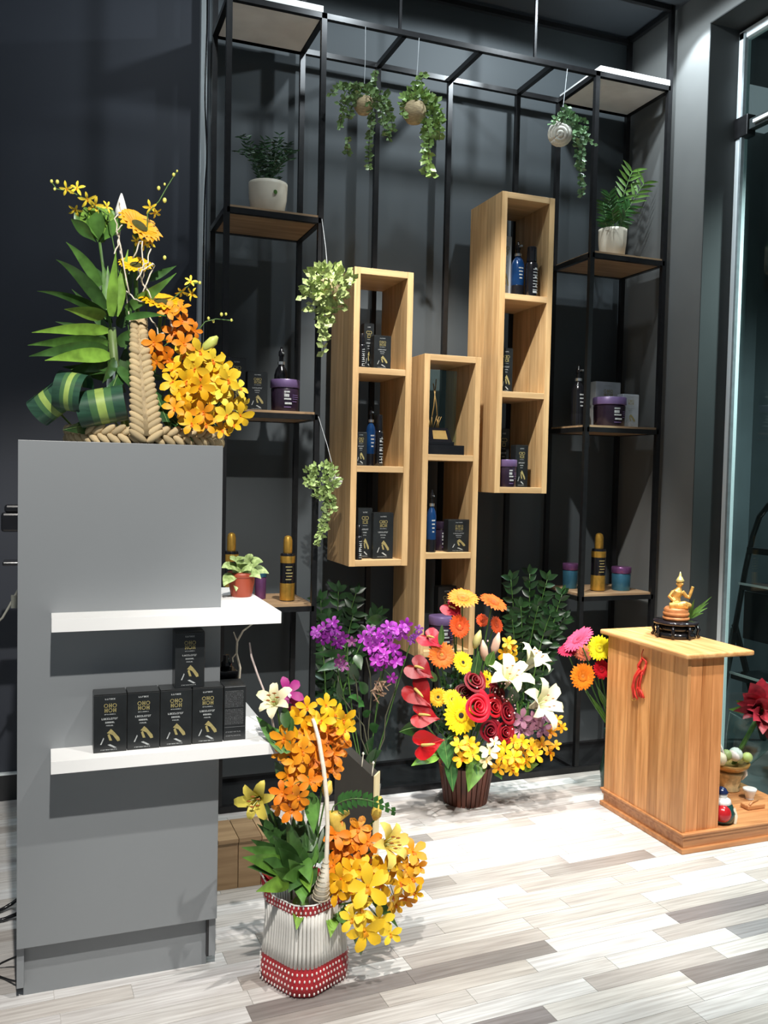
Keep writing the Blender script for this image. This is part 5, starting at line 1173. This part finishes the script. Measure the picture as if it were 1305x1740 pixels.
# ------------------------------------------------------------------ on and around the altar
AZT = AZ+.02
sp = Vector((2.405, 2.955, AZT))
pd_ = thing('pedestal', sp, 'round black carved pedestal on the altar top', 'stand')
part('foot', G().lathe([(.074,0),(.082,.006),(.078,.018),(.068,.026)], sp, 30), BLACKP, pd_, True)
part('drum', G().lathe([(.066,.026),(.076,.034),(.078,.042),(.066,.052)], sp, 30), BLACKP, pd_, True)
part('top_plate', G().lathe([(.070,.052),(.088,.055),(.090,.062),(.088,.067),(.02,.068)], sp, 34), pm('black_lacquer', (.014,.011,.014), .12), pd_, True)
for k in range(8):
    a = 2*PI*k/8; c, s = math.cos(a), math.sin(a)
    part('carved_leg', G().tube([sp+Vector((c*.080,s*.080,.052)), sp+Vector((c*.090,s*.090,.036)), sp+Vector((c*.084,s*.084,.018)), sp+Vector((c*.092,s*.092,0.003))], [.006,.008,.006,.007], 7), BLACKP, pd_, True)
so = sp+Vector((-.004,-.005,.068))
stt = thing('figurine', so, 'small golden seated figurine with raised arm on the black pedestal', 'figurine')
BRZ = pm('aged_gold', lin(206,158,84), .32, .45, .3, 60, bump=.2)
BRZD = pm('copper_base', lin(196,130,82), .4, .2, .2, 50)
part('lotus_base', G().lathe([(.046,0),(.053,.006),(.053,.014),(.044,.018),(.052,.022),(.052,.032),(.046,.038),(.05,.044),(.042,.054),(.02,.056)], so, 26), BRZD, stt, True)
g = G()
z0 = so+Vector((0,0,.05))
def V_(x, y, z): return z0+CR*x+Vector((0,-y,z))
g.tube([V_(-.040,.018,.012), V_(-.015,.034,.014), V_(.02,.03,.012), V_(.040,.012,.012)], [.013,.015,.015,.011], 9)
g.tube([V_(.040,.02,.012), V_(.01,.035,.02), V_(-.03,.02,.016)], [.012,.014,.011], 9)
g.tube([V_(0,0,.0), V_(-.004,0,.022), V_(-.002,0,.045), V_(.004,0,.066), V_(.008,0,.078), V_(.010,0,.088)], [.026,.022,.017,.022,.012,.008], 10)
g.tube([V_(-.014,0,.068), V_(-.034,.006,.048), V_(-.022,.02,.030)], [.009,.008,.006], 8)
g.tube([V_(.022,0,.068), V_(.036,.004,.048), V_(.046,.006,.042), V_(.052,.006,.060), V_(.060,.004,.082), V_(.062,.004,.088)], [.009,.008,.0075,.007,.006,.007], 8)
g.ball(V_(.010,.002,.100), .0135, 10, 8, sz=1.15)
g.ball(V_(.012,.015,.099), .0035, 6, 4); g.ball(V_(-.003,.002,.099), .004, 6, 4); g.ball(V_(.023,.002,.099), .004, 6, 4)
bo = part('body', g, BRZ, stt, True); rmx = bo.modifiers.new('blend', 'REMESH'); rmx.mode = 'VOXEL'; rmx.voxel_size = .0022; rmx.use_smooth_shade = True
part('crown', G().lathe([(.015,0),(.017,.006),(.013,.012),(.009,.02),(.006,.024),(.004,.034),(.001,.042)], V_(.010,.002,.107), 14), pm('pale_gold', lin(214,196,130), .3, .4, .2, 60), stt, True)
gs = thing('green_sprig', at(1180,1058,Y=2.93), 'fresh green leaf sprig behind the golden figurine', 'plant')
b0 = Vector((at(1178,1060,Y=2.95).x, 2.975, AZT+.07))
for (x, y) in ((1209,1014),(1204,1024),(1202,1033),(1195,1042),(1180,1018),(1190,1028)):
    leaf(gs, b0, at(x, y, Y=2.94), .007, GLEAF, .006, n=8, k=.55, col=(1.3,1.3,1.3))
part('stem', G().tube([b0+Vector((0,0,.006)), b0+Vector((-.012,-.01,-.001))], .002, 5), STEM, gs)
tg_ = thing('red_tassel', at(1092,1108,X=2.21), 'red knotted cord tassel hanging on the altar back', 'tassel')
RT = pm('red_cord', lin(214,52,40), .55, 0, .2, 60)
def tp_(x, y, o=.006): q = at(x, y, X=2.222-o); return q
part('nail', G().tube([tp_(1093,1104,-.002), tp_(1093,1104,.010)], .002, 6), BLACKM, tg_)
part('loop', G().tube([tp_(1093,1104), tp_(1090,1112), tp_(1091,1120)], .0016, 5), RT, tg_, True)
for i, pts in enumerate(([(1091,1118),(1098,1124),(1096,1138),(1088,1142),(1084,1130),(1091,1120)],[(1090,1122),(1084,1132),(1086,1146),(1093,1146),(1097,1130)],[(1088,1140),(1080,1152),(1077,1166),(1079,1180),(1083,1188)],[(1090,1142),(1084,1156),(1082,1170),(1086,1184)],[(1092,1142),(1088,1158),(1086,1172),(1090,1186)],[(1086,1136),(1078,1150),(1074,1168),(1077,1186)],[(1084,1168),(1090,1176),(1094,1186)])):
    part('cord', G().tube([tp_(x, y, .006+.003*(i % 3)) for x, y in pts], .0042, 7), RT, tg_, True)
part('ring', G().tube([tp_(1077+4*math.cos(b), 1187+4*math.sin(b), .008) for b in [2*PI*k/12 for k in range(13)]], .0012, 5), GOLD, tg_, True)
# offerings on the altar base
ob = at(1250, 1347, Z=AB)+Vector((0,.04,0)); OK_ = (at(1250,1293,Y=ob.y).z-AB)/.140
bowl = thing('offering_bowl', ob, 'white and gold pedestal bowl of offerings on the altar base', 'bowl')
GC = pm('gold_white_ceramic', lin(206,186,140), .35, .15, .25, 50, bump=.1)
part('stand', G().lathe([(r, z*OK_) for r, z in [(.040,0),(.044,.006),(.036,.016),(.046,.05),(.054,.085),(.058,.092),(.052,.096)]], ob, 26), GC, bowl, True)
part('dish', G().lathe([(r, z*OK_) for r, z in [(.030,.094),(.050,.100),(.076,.122),(.082,.140),(.078,.140),(.05,.115),(.02,.112)]], ob, 30), pm('gold_dish', lin(186,142,80), .3, .4, .2, 40), bowl, True)
for sd in (-1,1):
    part('ear', G().tube([ob+CR*sd*.052+Vector((0,0,.05*OK_)), ob+CR*sd*.070+Vector((0,0,.075*OK_)), ob+CR*sd*.066+Vector((0,0,.105*OK_)), ob+CR*sd*.056+Vector((0,0,.110*OK_))], [.005,.008,.008,.005], 7), pm('white_ceramic', (.8,.78,.72), .3), bowl, True)
def fruit(nm, px, py, Y, r, mat, label, sz=1.0):
    p = at(px, py, Y=Y); t = thing(nm, p-Vector((0,0,r*sz)), label, 'food')
    part('flesh', G().ball(p, r, 16, 10, sz=sz), mat, t, True)
    part('stalk', G().tube([p+Vector((0,0,r*sz*.94)), p+Vector((.001,0,r*sz+.003))], [.002,.001], 5), BROWNST, t)
fruit('white_bun', 1250, 1282, ob.y-.01, .030, pm('white_bun', (.85,.83,.80), .5), 'round white bun in the middle of the offering bowl')
fruit('guava', 1270, 1287, ob.y-.03, .022, pm('pale_green_fruit', lin(198,206,126), .45), 'pale green fruit right of the white bun')
fruit('guava', 1234, 1283, ob.y, .024, pm('dull_green_fruit', lin(150,170,110), .45), 'dull green fruit left of the white bun')
fruit('garlic_bulb', 1225, 1289, ob.y-.03, .024, pm('ivory_bulb', lin(226,220,190), .5), 'ivory bulb leaning on the altar side in the bowl', 1.2)
st2 = thing('white_stick', at(1222,1262,Y=ob.y-.02), 'white stick poking out of the offering bowl', 'stick')
part('shaft', G().tube([at(1219,1252,Y=ob.y-.01), at(1226,1270,Y=ob.y-.03), at(1234,1294,Y=ob.y-.05)], .004, 7), WHITEP, st2, True); part('tip', G().ball(at(1219,1252,Y=ob.y-.01), .005, 8, 5), WHITEP, st2, True)
cf = Vector((2.448, 2.705, AB))
ceram = thing('ceramic_figure', cf, 'painted ceramic figure in white, red and dark green on the altar base', 'figurine')
part('body', G().lathe([(.036,0),(.050,.008),(.054,.040),(.042,.068),(.024,.078)], cf, 20), pm('dark_green_glaze', (.012,.05,.045), .2), ceram, True)
part('red_sash', G().ball(cf+Vector((-.018,-.028,.042)), .034, 14, 8), pm('red_glaze', lin(176,30,36), .2), ceram, True)
part('white_collar', G().lathe([(.030,.066),(.038,.074),(.034,.088),(.020,.096)], cf, 18), pm('white_glaze', (.8,.8,.78), .2), ceram, True)
part('head', G().ball(cf+Vector((0,0,.108)), .023, 14, 9), pm('white_glaze', (.8,.8,.78), .2), ceram, True)
part('cap', G().lathe([(.024,.110),(.025,.116),(.016,.130),(.003,.136)], cf, 16), pm('navy_glaze', (.012,.02,.07), .2), ceram, True)
part('paper_wrap', G().ribbon([cf+Vector((.03,-.045,.0015)), cf+Vector((.036,-.044,.03)), cf+Vector((.028,-.040,.062))], [.006,.007,.005], (0,-1,0), .1), pm('cream_paper', lin(230,220,196), .6), ceram)
cp_ = Vector((2.735,2.86,AB))
cup = thing('white_cup', cp_, 'small white porcelain cup at the right end of the altar base', 'cup')
part('body', G().lathe([(.014,0),(.016,.004),(.026,.035),(.028,.045),(.025,.045),(.014,.012)], cp_, 20), pm('white_glaze', (.8,.8,.78), .2), cup, True)
part('foot_ring', G().lathe([(.015,0),(.017,.001),(.017,.004),(.014,.005)], cp_, 18), pm('white_glaze', (.8,.8,.78), .2), cup, True)
wb = thing('wooden_block', (2.70,2.78,AB), 'small carved wooden block lying on the altar base', 'block')
part('block', G().box((2.63,2.755,AB),(2.72,2.80,AB+.02)), ALTARX, wb, bevel=.005); part('carving', G().tube([(2.64,2.758,AB+.021),(2.67,2.775,AB+.026),(2.71,2.79,AB+.021)], .005, 6), ALTARX, wb, True)
# red leaf bunch in cellophane
rb_ = Vector((2.745, 3.02, AB)); cen = at(1296,1205,Y=2.93)
rbq = thing('red_bunch', rb_, 'bunch of red leaves wrapped in clear plastic right of the altar', 'bouquet')
part('stems', G().tube([rb_, rb_.lerp(cen,.5)+Vector((0,.01,0)), cen], .010, 8), STEM, rbq, True)
RL = pm('red_bract', (.36,.022,.04), .5, 0, .3, 40, bump=.1, tint=True)
for (x, y, w_, c) in ((1252,1195,.020,.5),(1262,1178,.026,1),(1275,1160,.028,1.1),(1295,1152,.03,1.1),(1318,1160,.03,1.1),(1268,1205,.026,1),(1262,1222,.018,.35),(1280,1225,.024,.9),(1300,1215,.028,1),(1296,1248,.022,.9),(1315,1235,.026,1),(1284,1190,.03,1.2),(1310,1190,.03,1.1),(1330,1200,.03,1),(1246,1208,.014,.35),(1308,1262,.018,.8)):
    leaf(rbq, cen.lerp(at(x,y,Y=2.92),rnd.uniform(.05,.35)), at(x,y,Y=2.88+rnd.uniform(-.04,.04)), w_*1.35, RL, .012, n=8, k=.85, col=(c,c,c), name='red_leaf')
for (x, y, w_) in ((1238,1205,.018),(1250,1190,.016),(1305,1225,.016),(1298,1220,.014)):
    leaf(rbq, cen.lerp(at(x,y,Y=2.94),.2), at(x,y,Y=2.93), w_, GLEAF, 0, n=8, col=(1.1,1.2,1.1), name='green_leaf')
part('plastic_wrap', G().lathe([(.012,0),(.018,.02),(.05,.12),(.085,.21),(.11,.30)], rb_+Vector((0,0,.002)), 14, 0, (cen-rb_).normalized()).add([],[]), GLASS, rbq, True)
